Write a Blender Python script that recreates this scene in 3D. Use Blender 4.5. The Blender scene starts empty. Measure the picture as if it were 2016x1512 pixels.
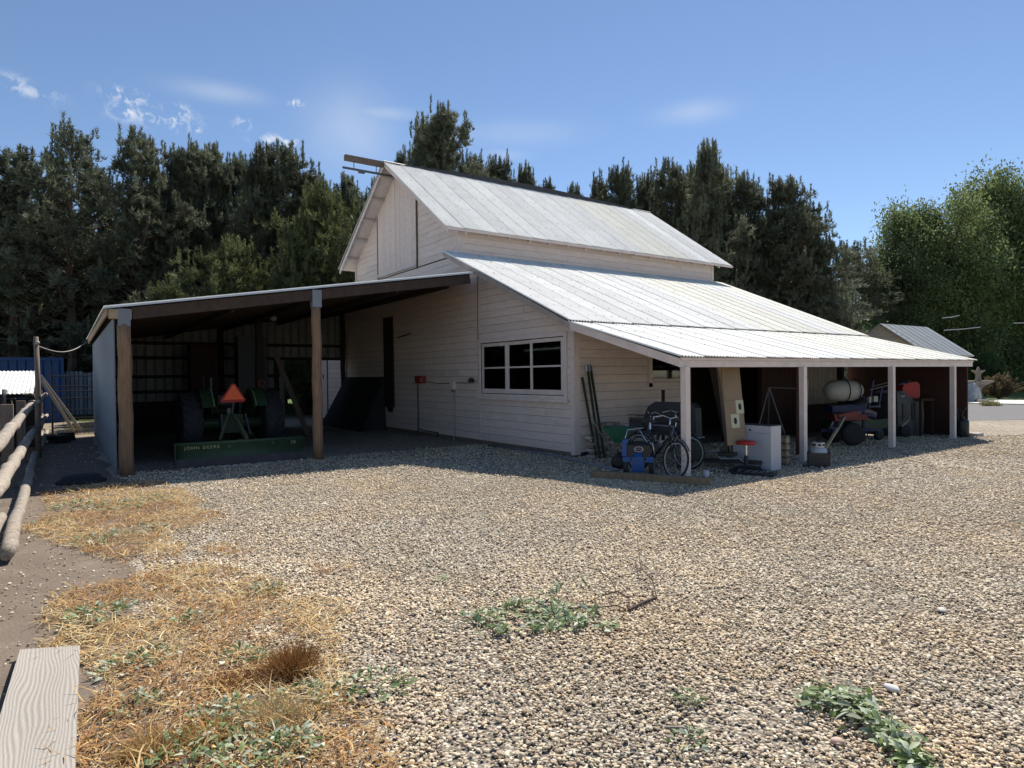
import bpy, math, random
import numpy as np
from mathutils import Matrix, Vector, noise as mnoise
from mathutils.geometry import tessellate_polygon
R = math.radians
random.seed(11); rng = np.random.default_rng(11)
scn = bpy.context.scene
col = scn.collection

# ------------------------------------------------------------------ camera
FPX, PITCH, ROLL, YAW = 1272.8, -0.0122, -0.0114, -0.9651
CAM = np.array([10.858, -9.197, 1.8])
Fw = np.array([math.sin(YAW)*math.cos(PITCH), math.cos(YAW)*math.cos(PITCH), math.sin(PITCH)])
Rt = np.array([math.cos(YAW), -math.sin(YAW), 0.0]); Up = np.cross(Rt, Fw)
cd = bpy.data.cameras.new('camera'); cam = bpy.data.objects.new('camera', cd); col.objects.link(cam)
cr, sr = math.cos(ROLL), math.sin(ROLL)
Rr = cr*Rt + sr*Up
Ur = np.cross(Rr, Fw)
m = Matrix([[Rr[0], Ur[0], -Fw[0], CAM[0]], [Rr[1], Ur[1], -Fw[1], CAM[1]], [Rr[2], Ur[2], -Fw[2], CAM[2]], [0, 0, 0, 1]])
cam.matrix_world = m
cd.sensor_width = 36; cd.lens = FPX/2016*36; cd.clip_end = 1500; cd.clip_start = 0.05
scn.camera = cam

# ------------------------------------------------------------------ sky and sun
SUN = Vector((-0.45, 0.64, 1.0)).normalized()
w = bpy.data.worlds.new('World'); scn.world = w; w.use_nodes = True
nt = w.node_tree; nt.nodes.clear()
wo = nt.nodes.new('ShaderNodeOutputWorld'); wb = nt.nodes.new('ShaderNodeBackground')
sk = nt.nodes.new('ShaderNodeTexSky'); sk.sky_type = 'NISHITA'; sk.sun_disc = False
sk.sun_elevation = math.asin(SUN.z); sk.sun_rotation = math.atan2(SUN.x, SUN.y)
sk.altitude = 1500; sk.air_density = 1.0; sk.dust_density = 0.08; sk.ozone_density = 2.6
wb.inputs['Strength'].default_value = 0.101
nt.links.new(wb.outputs[0], wo.inputs[0])
def pdir(u, v):
    du, dv = u-1008, v-756
    d = Fw + Rr*du/FPX - Ur*dv/FPX*1.0
    return d
def pt(u, v, D): return CAM + pdir(u, v)*D
def gd(u, v, z=0.0):
    d = pdir(u, v); return CAM + d*(z-CAM[2])/d[2]
def onx(u, v, x):
    d = pdir(u, v); return CAM + d*(x-CAM[0])/d[0]
# wispy clouds: soft patches in fixed sky directions broken up by noise
tc = nt.nodes.new('ShaderNodeTexCoord')
nz = nt.nodes.new('ShaderNodeTexNoise'); nz.inputs['Scale'].default_value = 75; nz.inputs['Detail'].default_value = 7; nz.inputs['Roughness'].default_value = 0.62; nz.inputs['Distortion'].default_value = .6
nt.links.new(tc.outputs['Generated'], nz.inputs['Vector'])
acc = None
def mth(op, a, b=None):
    n = nt.nodes.new('ShaderNodeMath'); n.operation = op
    for i, x in enumerate((a, b)):
        if x is None: continue
        if isinstance(x, (int, float)): n.inputs[i].default_value = x
        else: nt.links.new(x, n.inputs[i])
    return n.outputs[0]
def vmth(op, a, b):
    n = nt.nodes.new('ShaderNodeVectorMath'); n.operation = op
    for i, x in enumerate((a, b)):
        if isinstance(x, (tuple, list, np.ndarray)): n.inputs[i].default_value = tuple(float(q) for q in x)
        else: nt.links.new(x, n.inputs[i])
    return n.outputs['Value'] if op in ('DOT_PRODUCT', 'LENGTH') else n.outputs[0]
nzs = mth('SUBTRACT', nz.outputs[0], 0.47)
nzc = mth('MULTIPLY', nzs, 7.0)
nzc_n = nt.nodes.new('ShaderNodeClamp'); nt.links.new(nzc, nzc_n.inputs[0]); crisp = nzc_n.outputs[0]
nz2 = nt.nodes.new('ShaderNodeTexNoise'); nz2.inputs['Scale'].default_value = 9; nz2.inputs['Detail'].default_value = 4
nt.links.new(tc.outputs['Generated'], nz2.inputs['Vector'])
soft = nz2.outputs[0]
for (u, v, su, sv, amp, kind) in [(248, 190, 24, 10, 1.0, 1), (245, 220, 18, 11, .95, 1), (322, 232, 38, 13, .9, 1), (358, 218, 10, 8, .8, 1), (478, 242, 12, 8, .7, 1), (548, 279, 28, 9, .95, 1), (20, 160, 18, 9, .6, 1), (62, 181, 26, 8, .5, 1),
        (585, 202, 12, 6, .8, 1), (388, 256, 9, 5, .7, 1), (430, 181, 60, 14, .26, 0), (690, 255, 62, 62, .36, 0), (745, 222, 60, 12, .34, 0), (1000, 262, 95, 22, .22, 0), (1372, 220, 55, 17, .30, 0), (90, 200, 10, 7, .3, 1), (985, 305, 40, 10, .25, 0)]:
    d = pdir(u, v); d = d/np.linalg.norm(d)
    ax = np.cross(d, [0, 0, 1]); ax /= np.linalg.norm(ax); ay = np.cross(ax, d)
    a = mth('MULTIPLY', vmth('DOT_PRODUCT', tc.outputs['Generated'], ax), FPX/su/.95)
    b = mth('MULTIPLY', vmth('DOT_PRODUCT', tc.outputs['Generated'], ay), FPX/sv/.85)
    r2 = mth('ADD', mth('MULTIPLY', a, a), mth('MULTIPLY', b, b))
    g = mth('POWER', 2.718, mth('MULTIPLY', r2, -0.7))
    f = mth('GREATER_THAN', vmth('DOT_PRODUCT', tc.outputs['Generated'], d), 0.5)
    g = mth('MULTIPLY', mth('MULTIPLY', g, f), amp)
    g = mth('MULTIPLY', g, crisp if kind else soft)
    if not kind: g = mth('MULTIPLY', g, 1.5)
    acc = g if acc is None else mth('MAXIMUM', acc, g)
mx = nt.nodes.new('ShaderNodeMix'); mx.data_type = 'RGBA'; mx.clamp_factor = True
nt.links.new(acc, mx.inputs[0]); nt.links.new(sk.outputs[0], mx.inputs[6]); mx.inputs[7].default_value = (6.6, 6.9, 7.2, 1)
nt.links.new(mx.outputs[2], wb.inputs['Color'])
sl = bpy.data.lights.new('sun', 'SUN'); sl.energy = 4.8; sl.angle = R(0.53); sl.color = (1, 0.95, 0.87)
so = bpy.data.objects.new('sun', sl); col.objects.link(so)
so.rotation_euler = SUN.to_track_quat('Z', 'Y').to_euler()
scn.view_settings.view_transform = 'Standard'; scn.view_settings.look = 'None'
scn.view_settings.exposure = 0.40; scn.view_settings.gamma = 1.0; scn.view_settings.use_curve_mapping = False
scn.render.engine = 'CYCLES'
scn.cycles.max_bounces = 6; scn.cycles.diffuse_bounces = 1; scn.cycles.transparent_max_bounces = 12

# ------------------------------------------------------------------ materials
MATS = {}
def M(name, c, rough=.75, metal=0., var=.18, scale=5., c2=None, c2amt=.5, stretch=(1, 1, 1), bump=0., bscale=60., rnd=.06, detail=5, spec=.4, transl=0., wave=None):
    if name in MATS: return MATS[name]
    mt = bpy.data.materials.new(name); mt.use_nodes = True; t = mt.node_tree; N = t.nodes; L = t.links
    bs = N['Principled BSDF']; bs.inputs['Roughness'].default_value = rough; bs.inputs['Metallic'].default_value = metal
    bs.inputs['Specular IOR Level'].default_value = spec
    tcn = N.new('ShaderNodeTexCoord'); mp = N.new('ShaderNodeMapping'); mp.inputs['Scale'].default_value = stretch
    oi = N.new('ShaderNodeObjectInfo'); vm = N.new('ShaderNodeVectorMath'); vm.operation = 'MULTIPLY_ADD'
    cb = N.new('ShaderNodeCombineXYZ')
    for i in range(3): L.new(oi.outputs['Random'], cb.inputs[i])
    L.new(cb.outputs[0], vm.inputs[0]); vm.inputs[1].default_value = (17, 31, 23)
    L.new(tcn.outputs['Object'], mp.inputs[0]); L.new(mp.outputs[0], vm.inputs[2])
    nn = N.new('ShaderNodeTexNoise'); nn.inputs['Scale'].default_value = scale; nn.inputs['Detail'].default_value = detail; nn.inputs['Roughness'].default_value = .6
    L.new(vm.outputs[0], nn.inputs['Vector'])
    rp = N.new('ShaderNodeMapRange'); rp.inputs[1].default_value = .25; rp.inputs[2].default_value = .75
    rp.inputs[3].default_value = 1-var; rp.inputs[4].default_value = 1+var; L.new(nn.outputs[0], rp.inputs[0])
    r2 = N.new('ShaderNodeMapRange'); r2.inputs[3].default_value = 1-rnd; r2.inputs[4].default_value = 1+rnd; L.new(oi.outputs['Random'], r2.inputs[0])
    ml = N.new('ShaderNodeMath'); ml.operation = 'MULTIPLY'; L.new(rp.outputs[0], ml.inputs[0]); L.new(r2.outputs[0], ml.inputs[1])
    base = N.new('ShaderNodeRGB'); base.outputs[0].default_value = (*c, 1); src = base.outputs[0]
    if c2:
        n2 = N.new('ShaderNodeTexNoise'); n2.inputs['Scale'].default_value = scale*2.7; n2.inputs['Detail'].default_value = 6; n2.inputs['Roughness'].default_value = .7
        L.new(vm.outputs[0], n2.inputs['Vector'])
        rr = N.new('ShaderNodeMapRange'); rr.inputs[1].default_value = .62-.3*c2amt; rr.inputs[2].default_value = .72; L.new(n2.outputs[0], rr.inputs[0])
        mm = N.new('ShaderNodeMix'); mm.data_type = 'RGBA'; L.new(rr.outputs[0], mm.inputs[0]); L.new(src, mm.inputs[6]); mm.inputs[7].default_value = (*c2, 1); src = mm.outputs[2]
    if wave:
        wv = N.new('ShaderNodeTexWave'); wv.inputs['Scale'].default_value = wave; wv.inputs['Distortion'].default_value = 26; wv.inputs['Detail'].default_value = 1.0; wv.inputs['Detail Scale'].default_value = .30
        wv.bands_direction = 'Y'; L.new(vm.outputs[0], wv.inputs['Vector'])
        wr = N.new('ShaderNodeMapRange'); wr.inputs[3].default_value = .74; wr.inputs[4].default_value = 1.08; L.new(wv.outputs[1], wr.inputs[0])
        ml2 = N.new('ShaderNodeMath'); ml2.operation = 'MULTIPLY'; L.new(ml.outputs[0], ml2.inputs[0]); L.new(wr.outputs[0], ml2.inputs[1]); ml = ml2
    sc = N.new('ShaderNodeVectorMath'); sc.operation = 'SCALE'; L.new(src, sc.inputs[0]); L.new(ml.outputs[0], sc.inputs['Scale'])
    L.new(sc.outputs[0], bs.inputs['Base Color'])
    if bump:
        bn = N.new('ShaderNodeTexNoise'); bn.inputs['Scale'].default_value = bscale; bn.inputs['Detail'].default_value = 4; L.new(vm.outputs[0], bn.inputs['Vector'])
        bp = N.new('ShaderNodeBump'); bp.inputs['Strength'].default_value = bump; bp.inputs['Distance'].default_value = .01; L.new(bn.outputs[0], bp.inputs['Height']); L.new(bp.outputs[0], bs.inputs['Normal'])
    if transl:
        tr = N.new('ShaderNodeBsdfTranslucent'); L.new(sc.outputs[0], tr.inputs[0]); ms = N.new('ShaderNodeMixShader'); ms.inputs[0].default_value = transl
        L.new(bs.outputs[0], ms.inputs[1]); L.new(tr.outputs[0], ms.inputs[2]); L.new(ms.outputs[0], N['Material Output'].inputs[0])
    MATS[name] = mt; return mt
def inst_mat(name, rough=.8, transl=0., spec=.3, var=.25, scale=60, vertex=False):
    """colour comes from the attribute 'col' of each scattered piece"""
    mt = bpy.data.materials.new(name); mt.use_nodes = True; t = mt.node_tree; N = t.nodes; L = t.links; bs = N['Principled BSDF']
    bs.inputs['Roughness'].default_value = rough; bs.inputs['Specular IOR Level'].default_value = spec
    at = N.new('ShaderNodeAttribute'); at.attribute_name = 'col'; at.attribute_type = 'GEOMETRY' if vertex else 'INSTANCER'
    tcn = N.new('ShaderNodeTexCoord'); nn = N.new('ShaderNodeTexNoise'); nn.inputs['Scale'].default_value = scale; L.new(tcn.outputs['Object'], nn.inputs[0])
    rp = N.new('ShaderNodeMapRange'); rp.inputs[1].default_value = .3; rp.inputs[2].default_value = .7; rp.inputs[3].default_value = 1-var; rp.inputs[4].default_value = 1+var; L.new(nn.outputs[0], rp.inputs[0])
    sc = N.new('ShaderNodeVectorMath'); sc.operation = 'SCALE'; L.new(at.outputs['Color'], sc.inputs[0]); L.new(rp.outputs[0], sc.inputs['Scale']); L.new(sc.outputs[0], bs.inputs['Base Color'])
    if transl:
        tr = N.new('ShaderNodeBsdfTranslucent'); L.new(sc.outputs[0], tr.inputs[0]); ms = N.new('ShaderNodeMixShader'); ms.inputs[0].default_value = transl
        L.new(bs.outputs[0], ms.inputs[1]); L.new(tr.outputs[0], ms.inputs[2]); L.new(ms.outputs[0], N['Material Output'].inputs[0])
    return mt
WHITE = M('painted_siding', (.80, .65, .565), .65, var=.10, scale=3, c2=(.50, .41, .35), c2amt=.12, stretch=(1, 1, 4), bump=.25, bscale=30, rnd=.05)
TRIM = M('painted_trim', (.76, .63, .56), .6, var=.12, scale=4, c2=(.45, .35, .28), c2amt=-.1, bump=.2, rnd=.04)
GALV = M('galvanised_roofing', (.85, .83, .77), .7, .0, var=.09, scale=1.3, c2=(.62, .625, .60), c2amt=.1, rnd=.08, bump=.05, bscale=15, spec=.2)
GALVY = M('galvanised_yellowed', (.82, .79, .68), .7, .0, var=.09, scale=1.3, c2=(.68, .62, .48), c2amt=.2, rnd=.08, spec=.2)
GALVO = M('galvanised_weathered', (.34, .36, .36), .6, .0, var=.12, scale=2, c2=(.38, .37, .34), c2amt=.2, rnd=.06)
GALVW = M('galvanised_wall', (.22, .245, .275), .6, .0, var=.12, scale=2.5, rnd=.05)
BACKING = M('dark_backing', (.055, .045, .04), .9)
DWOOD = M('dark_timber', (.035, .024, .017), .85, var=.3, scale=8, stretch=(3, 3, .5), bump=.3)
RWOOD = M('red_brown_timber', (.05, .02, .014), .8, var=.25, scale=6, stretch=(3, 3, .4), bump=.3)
POST = M('weathered_post', (.28, .17, .10), .85, var=.35, scale=5, stretch=(6, 6, .6), bump=.5, bscale=40, c2=(.10, .06, .04), c2amt=.1)
LOGM = M('log_rail', (.36, .305, .245), .85, var=.38, scale=11, stretch=(1, 1, 1), bump=.6, bscale=25, c2=(.11, .08, .06), c2amt=.35)
PLANK = M('grey_plank', (.42, .375, .32), .85, var=.08, scale=3, stretch=(.22, 1.0, 1), bump=.3, bscale=90, wave=17)
TIMB = M('pale_timber', (.42, .31, .20), .8, var=.2, scale=6, bump=.2)
OLDW = M('grey_brown_timber', (.20, .15, .115), .85, var=.3, scale=7, stretch=(4, 4, .6), bump=.4)
PLY = M('plywood', (.33, .225, .13), .75, var=.14, scale=4, stretch=(1, 1, .4), c2=(.26, .17, .10), c2amt=-.1)
RUB = M('black_rubber', (.022, .022, .024), .75, var=.3, bump=.2)
BLK = M('black_plastic', (.018, .018, .02), .45, var=.2)
GPL = M('grey_plastic', (.045, .048, .052), .5, var=.15)
CHR = M('bright_metal', (.6, .6, .6), .3, .9, var=.1)
STEEL = M('dull_steel', (.16, .16, .16), .5, .5, var=.2)
GRN = M('green_paint', (.018, .045, .018), .55, var=.25, c2=(.10, .07, .04), c2amt=0.)
TGRN = M('teal_green_plastic', (.02, .10, .06), .5)
BLU = M('blue_plastic', (.008, .07, .25), .4)
BLUP = M('blue_paint', (.008, .015, .06), .5, var=.2)
RED = M('red_paint', (.12, .012, .01), .45, var=.2)
REDP = M('red_plastic', (.38, .018, .014), .4)
ORG = M('orange_reflector', (.95, .12, .02), .4, var=.05)
ORGD = M('dark_red_border', (.40, .015, .01), .5, var=.05)
YEL = M('orange_yellow_fabric', (.28, .12, .02), .8)
WPL = M('white_plastic', (.40, .39, .34), .45, var=.06)
WPT = M('white_enamel', (.46, .46, .49), .4, var=.05)
CONC = M('concrete', (.42, .40, .37), .85, var=.15, scale=2, bump=.2)
STONE = M('fountain_stone', (.24, .22, .20), .85, var=.25, bump=.4)
ASPH = M('asphalt', (.17, .165, .165), .9, var=.12, scale=1.5, bump=.3, bscale=200)
CBLUE = M('container_blue', (.008, .045, .15), .5, var=.12)
PAPER = M('cream_paper', (.60, .55, .34), .8, var=.05)
BRICKM = M('pale_brick', (.42, .35, .29), .85, var=.25, scale=12, bump=.5, rnd=.25)
def glass_mat():
    mt = bpy.data.materials.new('window_glass'); mt.use_nodes = True; t = mt.node_tree; N = t.nodes; L = t.links
    tr = N.new('ShaderNodeBsdfTransparent'); tr.inputs[0].default_value = (.75, .8, .78, 1); gl = N.new('ShaderNodeBsdfGlossy'); gl.inputs['Roughness'].default_value = .04
    ms = N.new('ShaderNodeMixShader'); fr = N.new('ShaderNodeFresnel'); fr.inputs[0].default_value = 1.9
    L.new(fr.outputs[0], ms.inputs[0]); L.new(tr.outputs[0], ms.inputs[1]); L.new(gl.outputs[0], ms.inputs[2]); L.new(ms.outputs[0], N['Material Output'].inputs[0])
    return mt
GLASS = glass_mat()

# ------------------------------------------------------------------ mesh builder
class MB:
    def __init__(s): s.v = []; s.f = []
    def add(s, vs, fs):
        o = len(s.v); s.v += [tuple(float(q) for q in p) for p in vs]; s.f += [tuple(i+o for i in f) for f in fs]; return s
    def box(s, x0, x1, y0, y1, z0, z1, mat=None):
        p = [Vector((x, y, z)) for z in (z0, z1) for y in (y0, y1) for x in (x0, x1)]
        if mat: p = [mat @ q for q in p]
        return s.add(p, [(0, 2, 3, 1), (4, 5, 7, 6), (0, 1, 5, 4), (2, 6, 7, 3), (0, 4, 6, 2), (1, 3, 7, 5)])
    def prism(s, pts, vec):
        n = len(pts); vec = Vector(vec); a = [Vector(p) for p in pts]; b = [q+vec for q in a]
        return s.add(a+b, [tuple(range(n))[::-1], tuple(range(n, 2*n))]+[(i, (i+1) % n, (i+1) % n+n, i+n) for i in range(n)])
    def beam(s, p, q, w_, h, up=(0, 0, 1)):
        p, q = Vector(p), Vector(q); d = (q-p).normalized(); up = Vector(up)
        if abs(d.dot(up)) > .98: up = Vector((1, 0, 0))
        a = d.cross(up).normalized()*w_/2; b = a.cross(d).normalized()*h/2
        return s.prism([p-a-b, p+a-b, p+a+b, p-a+b], q-p)
    def path(s, pts, r, n=8, cap=True, jit=0.):
        P = [Vector(p) for p in pts]; k = len(P); rr = r if isinstance(r, (list, tuple)) else [r]*k
        vs = []; ref = None
        for i in range(k):
            d = (P[min(i+1, k-1)]-P[max(i-1, 0)]).normalized()
            if ref is None: ref = Vector((0, 0, 1)) if abs(d.z) < .9 else Vector((1, 0, 0))
            a = d.cross(ref).normalized(); b = a.cross(d).normalized(); ref = b
            for j in range(n):
                t = 2*math.pi*j/n; q = rr[i]*(1+jit*(random.random()-.5)); vs.append(P[i]+a*math.cos(t)*q+b*math.sin(t)*q)
        fs = [(i*n+j, i*n+(j+1) % n, (i+1)*n+(j+1) % n, (i+1)*n+j) for i in range(k-1) for j in range(n)]
        if cap: fs += [tuple(range(n))[::-1], tuple((k-1)*n+j for j in range(n))]
        return s.add(vs, fs)
    def lathe(s, prof, c=(0, 0, 0), axis='z', n=16, mat=None):
        c = Vector(c); vs = []
        for (r, h) in prof:
            for j in range(n):
                t = 2*math.pi*j/n; x, y = r*math.cos(t), r*math.sin(t)
                q = Vector((x, y, h)) if axis == 'z' else (Vector((h, x, y)) if axis == 'x' else Vector((x, h, y)))
                if mat: q = mat @ q
                vs.append(c+q)
        k = len(prof)
        return s.add(vs, [(i*n+j, i*n+(j+1) % n, (i+1)*n+(j+1) % n, (i+1)*n+j) for i in range(k-1) for j in range(n)]+[tuple(range(n))[::-1], tuple((k-1)*n+j for j in range(n))])
    def torus(s, c, Rr_, r, mat=None, n=28, k=6, arc=(0, 1)):
        c = Vector(c); vs = []; full = arc == (0, 1); m_ = n if full else n+1
        for i in range(m_):
            t = 2*math.pi*(arc[0]+(arc[1]-arc[0])*i/n)
            for j in range(k):
                q = 2*math.pi*j/k; p = Vector(((Rr_+r*math.cos(q))*math.cos(t), r*math.sin(q), (Rr_+r*math.cos(q))*math.sin(t)))
                vs.append(c+(mat @ p if mat else p))
        fs = [(i*k+j, ((i+1) % m_)*k+j, ((i+1) % m_)*k+(j+1) % k, i*k+(j+1) % k) for i in range(m_ if full else n) for j in range(k)]
        return s.add(vs, fs)
    def mesh(s, name, smooth=False):
        me = bpy.data.meshes.new(name); me.from_pydata(s.v, [], s.f); me.validate(); me.update()
        if smooth: me.shade_smooth()
        return me
    def build(s, name, mat, parent=None, smooth=False, label=None):
        me = s.mesh(name, smooth); me.materials.append(mat); return link(me, name, parent, label)
def link(me, name, parent=None, label=None):
    o = bpy.data.objects.new(name, me); col.objects.link(o)
    if parent: o.parent = parent
    if label: o['label'] = label
    return o
def tag(o, label, cat, group=None, kind=None):
    if label: o['label'] = label
    if cat: o['category'] = cat
    if group: o['group'] = group
    if kind: o['kind'] = kind
    return o
def thing(name, label, cat, loc=(0, 0, 0), rz=0., group=None):
    o = bpy.data.objects.new(name, None); col.objects.link(o); o.location = loc; o.rotation_euler = (0, 0, rz); o.empty_display_size = .2
    return tag(o, label, cat, group)
def struct(o): o['kind'] = 'structure'; return o
def dup(root, loc, rz=0., label=None, scale=None):
    r = root.copy(); col.objects.link(r); r.location = loc; r.rotation_euler = (0, 0, rz)
    if label: r['label'] = label
    if scale: r.scale = scale
    for ch in list(root.children):
        c = ch.copy(); col.objects.link(c); c.parent = r
        for g in list(ch.children):
            d = g.copy(); col.objects.link(d); d.parent = c
    return r
def npmesh(name, V, F, mat=None, smooth=False, colr=None):
    """V (n,3), F (m,k) constant k"""
    V = np.asarray(V, np.float32); F = np.asarray(F, np.int32); k = F.shape[1]
    me = bpy.data.meshes.new(name); me.vertices.add(len(V)); me.vertices.foreach_set('co', V.ravel())
    me.loops.add(F.size); me.loops.foreach_set('vertex_index', F.ravel()); me.polygons.add(len(F))
    me.polygons.foreach_set('loop_start', np.arange(0, F.size, k, dtype=np.int32))
    if colr is not None:
        a = me.attributes.new('col', 'FLOAT_COLOR', 'POINT'); c4 = np.ones((len(V), 4), np.float32); c4[:, :3] = colr; a.data.foreach_set('color', c4.ravel())
    me.update(calc_edges=True)
    if smooth: me.shade_smooth()
    if mat: me.materials.append(mat)
    return me
_ng = None
def scatter(name, P, rot, scl, colr, protos):
    """one 'stuff' object whose points carry instances of small prototypes"""
    me = bpy.data.meshes.new(name); n = len(P); me.vertices.add(n); me.vertices.foreach_set('co', np.asarray(P, np.float32).ravel())
    a = me.attributes.new('rot', 'FLOAT_VECTOR', 'POINT'); a.data.foreach_set('vector', np.asarray(rot, np.float32).ravel())
    a = me.attributes.new('scl', 'FLOAT_VECTOR', 'POINT'); a.data.foreach_set('vector', np.asarray(scl, np.float32).ravel())
    a = me.attributes.new('col', 'FLOAT_COLOR', 'POINT'); c4 = np.ones((n, 4), np.float32); c4[:, :3] = colr; a.data.foreach_set('color', c4.ravel())
    me.update(); o = bpy.data.objects.new(name, me); col.objects.link(o)
    pc = bpy.data.collections.new(name+'_pieces')
    for p in protos: pc.objects.link(bpy.data.objects.new(name+'_piece', p))
    g = bpy.data.node_groups.new(name, 'GeometryNodeTree')
    g.interface.new_socket('Geometry', in_out='INPUT', socket_type='NodeSocketGeometry'); g.interface.new_socket('Geometry', in_out='OUTPUT', socket_type='NodeSocketGeometry')
    N, L = g.nodes, g.links; gi = N.new('NodeGroupInput'); go = N.new('NodeGroupOutput')
    ci = N.new('GeometryNodeCollectionInfo'); ci.inputs['Collection'].default_value = pc; ci.inputs['Separate Children'].default_value = True; ci.inputs['Reset Children'].default_value = True
    ip = N.new('GeometryNodeInstanceOnPoints'); ip.inputs['Pick Instance'].default_value = True
    na = N.new('GeometryNodeInputNamedAttribute'); na.data_type = 'FLOAT_VECTOR'; na.inputs['Name'].default_value = 'rot'
    nb = N.new('GeometryNodeInputNamedAttribute'); nb.data_type = 'FLOAT_VECTOR'; nb.inputs['Name'].default_value = 'scl'
    er = N.new('FunctionNodeEulerToRotation')
    L.new(gi.outputs[0], ip.inputs['Points']); L.new(ci.outputs[0], ip.inputs['Instance']); L.new(na.outputs['Attribute'], er.inputs[0]); L.new(er.outputs[0], ip.inputs['Rotation']); L.new(nb.outputs['Attribute'], ip.inputs['Scale']); L.new(ip.outputs[0], go.inputs[0])
    md = o.modifiers.new('scatter', 'NODES'); md.node_group = g
    o['kind'] = 'stuff'; return o
def fnoise(x, y, s=1.0, seed=0.): return mnoise.noise(Vector((x*s+seed, y*s-seed, seed*.37)))
def inpoly(x, y, poly):
    ins = np.zeros(np.shape(x), bool); n = len(poly)
    for i in range(n):
        x1, y1 = poly[i]; x2, y2 = poly[(i+1) % n]
        c = ((y1 > y) != (y2 > y)) & (x < (x2-x1)*(y-y1)/(y2-y1+1e-12)+x1); ins ^= c
    return ins

# ================================================================== SETTING: ground
def ground_mat():
    mt = bpy.data.materials.new('gravel_ground'); mt.use_nodes = True; t = mt.node_tree; N = t.nodes; L = t.links; bs = N['Principled BSDF']; bs.inputs['Roughness'].default_value = .9; bs.inputs['Specular IOR Level'].default_value = .2
    tcn = N.new('ShaderNodeTexCoord')
    vo = N.new('ShaderNodeTexVoronoi'); vo.inputs['Scale'].default_value = 42; L.new(tcn.outputs['Object'], vo.inputs['Vector'])
    cr_ = N.new('ShaderNodeValToRGB'); e = cr_.color_ramp.elements; e[0].position = 0; e[0].color = (.26, .21, .15, 1); e[1].position = 1; e[1].color = (.92, .82, .66, 1)
    for p_, c_ in ((.3, (.42, .35, .265, 1)), (.55, (.57, .48, .375, 1)), (.8, (.72, .62, .49, 1))):
        q = e.new(p_); q.color = c_
    sx = N.new('ShaderNodeSeparateColor'); L.new(vo.outputs['Color'], sx.inputs[0]); L.new(sx.outputs[0], cr_.inputs[0])
    dd = N.new('ShaderNodeMapRange'); dd.inputs[1].default_value = .25; dd.inputs[2].default_value = .62; dd.inputs[3].default_value = 1; dd.inputs[4].default_value = .5; L.new(vo.outputs['Distance'], dd.inputs[0])
    n1 = N.new('ShaderNodeTexNoise'); n1.inputs['Scale'].default_value = .35; n1.inputs['Detail'].default_value = 6; n1.inputs['Roughness'].default_value = .6; L.new(tcn.outputs['Object'], n1.inputs[0])
    r1 = N.new('ShaderNodeMapRange'); r1.inputs[1].default_value = .3; r1.inputs[2].default_value = .7; r1.inputs[3].default_value = .84; r1.inputs[4].default_value = 1.16; L.new(n1.outputs[0], r1.inputs[0])
    mu = N.new('ShaderNodeMath'); mu.operation = 'MULTIPLY'; L.new(dd.outputs[0], mu.inputs[0]); L.new(r1.outputs[0], mu.inputs[1])
    sc = N.new('ShaderNodeVectorMath'); sc.operation = 'SCALE'; L.new(cr_.outputs[0], sc.inputs[0]); L.new(mu.outputs[0], sc.inputs['Scale'])
    L.new(sc.outputs[0], bs.inputs['Base Color'])
    bp = N.new('ShaderNodeBump'); bp.inputs['Strength'].default_value = .9; bp.inputs['Distance'].default_value = .02; bp.invert = True; L.new(vo.outputs['Distance'], bp.inputs['Height']); L.new(bp.outputs[0], bs.inputs['Normal'])
    return mt
GRAVEL = ground_mat()
DIRT = M('dry_dirt', (.20, .158, .122), .95, var=.22, scale=1.6, c2=(.30, .24, .18), c2amt=.2, bump=.9, bscale=45, detail=9, spec=.15)
def sheet(name, poly, z, mat, wob=.12, seg=.35):
    pts = []
    for i in range(len(poly)):
        a = Vector((*poly[i], 0)); b = Vector((*poly[(i+1) % len(poly)], 0)); k = max(1, int((b-a).length/seg)) if wob else 1
        for j in range(k):
            p = a.lerp(b, j/k); p.x += wob*fnoise(p.x, p.y, 1.3, 3.1)*2; p.y += wob*fnoise(p.x, p.y, 1.3, 9.1)*2; pts.append((p.x, p.y, z))
    tri = tessellate_polygon([[Vector(p) for p in pts]])
    tri = [t_ if (Vector(pts[t_[1]])-Vector(pts[t_[0]])).cross(Vector(pts[t_[2]])-Vector(pts[t_[0]])).z > 0 else t_[::-1] for t_ in tri]
    return struct(MB().add(pts, tri).build(name, mat))
sheet('ground', [(-400, -400), (400, -400), (400, 500), (-400, 500)], -.012, M('dry_field', (.26, .21, .14), .95, var=.25, scale=.3, c2=(.16, .17, .07), c2amt=.2, bump=.4), 0)
sheet('gravel_yard', [(-14, -8.9), (-3.9, -9.9), (2.5, -9.5), (9, -13), (22, -16), (40, 10), (30, 60), (8, 31), (2, 20), (-.5, 15.5), (-19, 14), (-19, 0)], -.004, GRAVEL, .1)
DIRTP = [(-14.2, -14), (14, -14), (9.5, -10.0), (8.2, -8.6), (7.0, -8.75), (5.6, -8.7), (4.2, -8.7), (2.6, -8.5), (1.2, -8.1), (-.4, -7.9), (-1.6, -7.9), (-2.6, -8.3), (-3.3, -8.5), (-14.2, -8.5)]
sheet('dirt', DIRTP, .002, DIRT, .12, .25)
sheet('lawn', [(-80, -40), (-26, -40), (-24, -9.0), (-23, 3), (-24, 30), (-80, 40)], -.006, M('lawn_green', (.10, .15, .03), .95, var=.3, scale=1.5, c2=(.25, .22, .08), c2amt=0., bump=.8, bscale=60), .3, 1.5)
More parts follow.
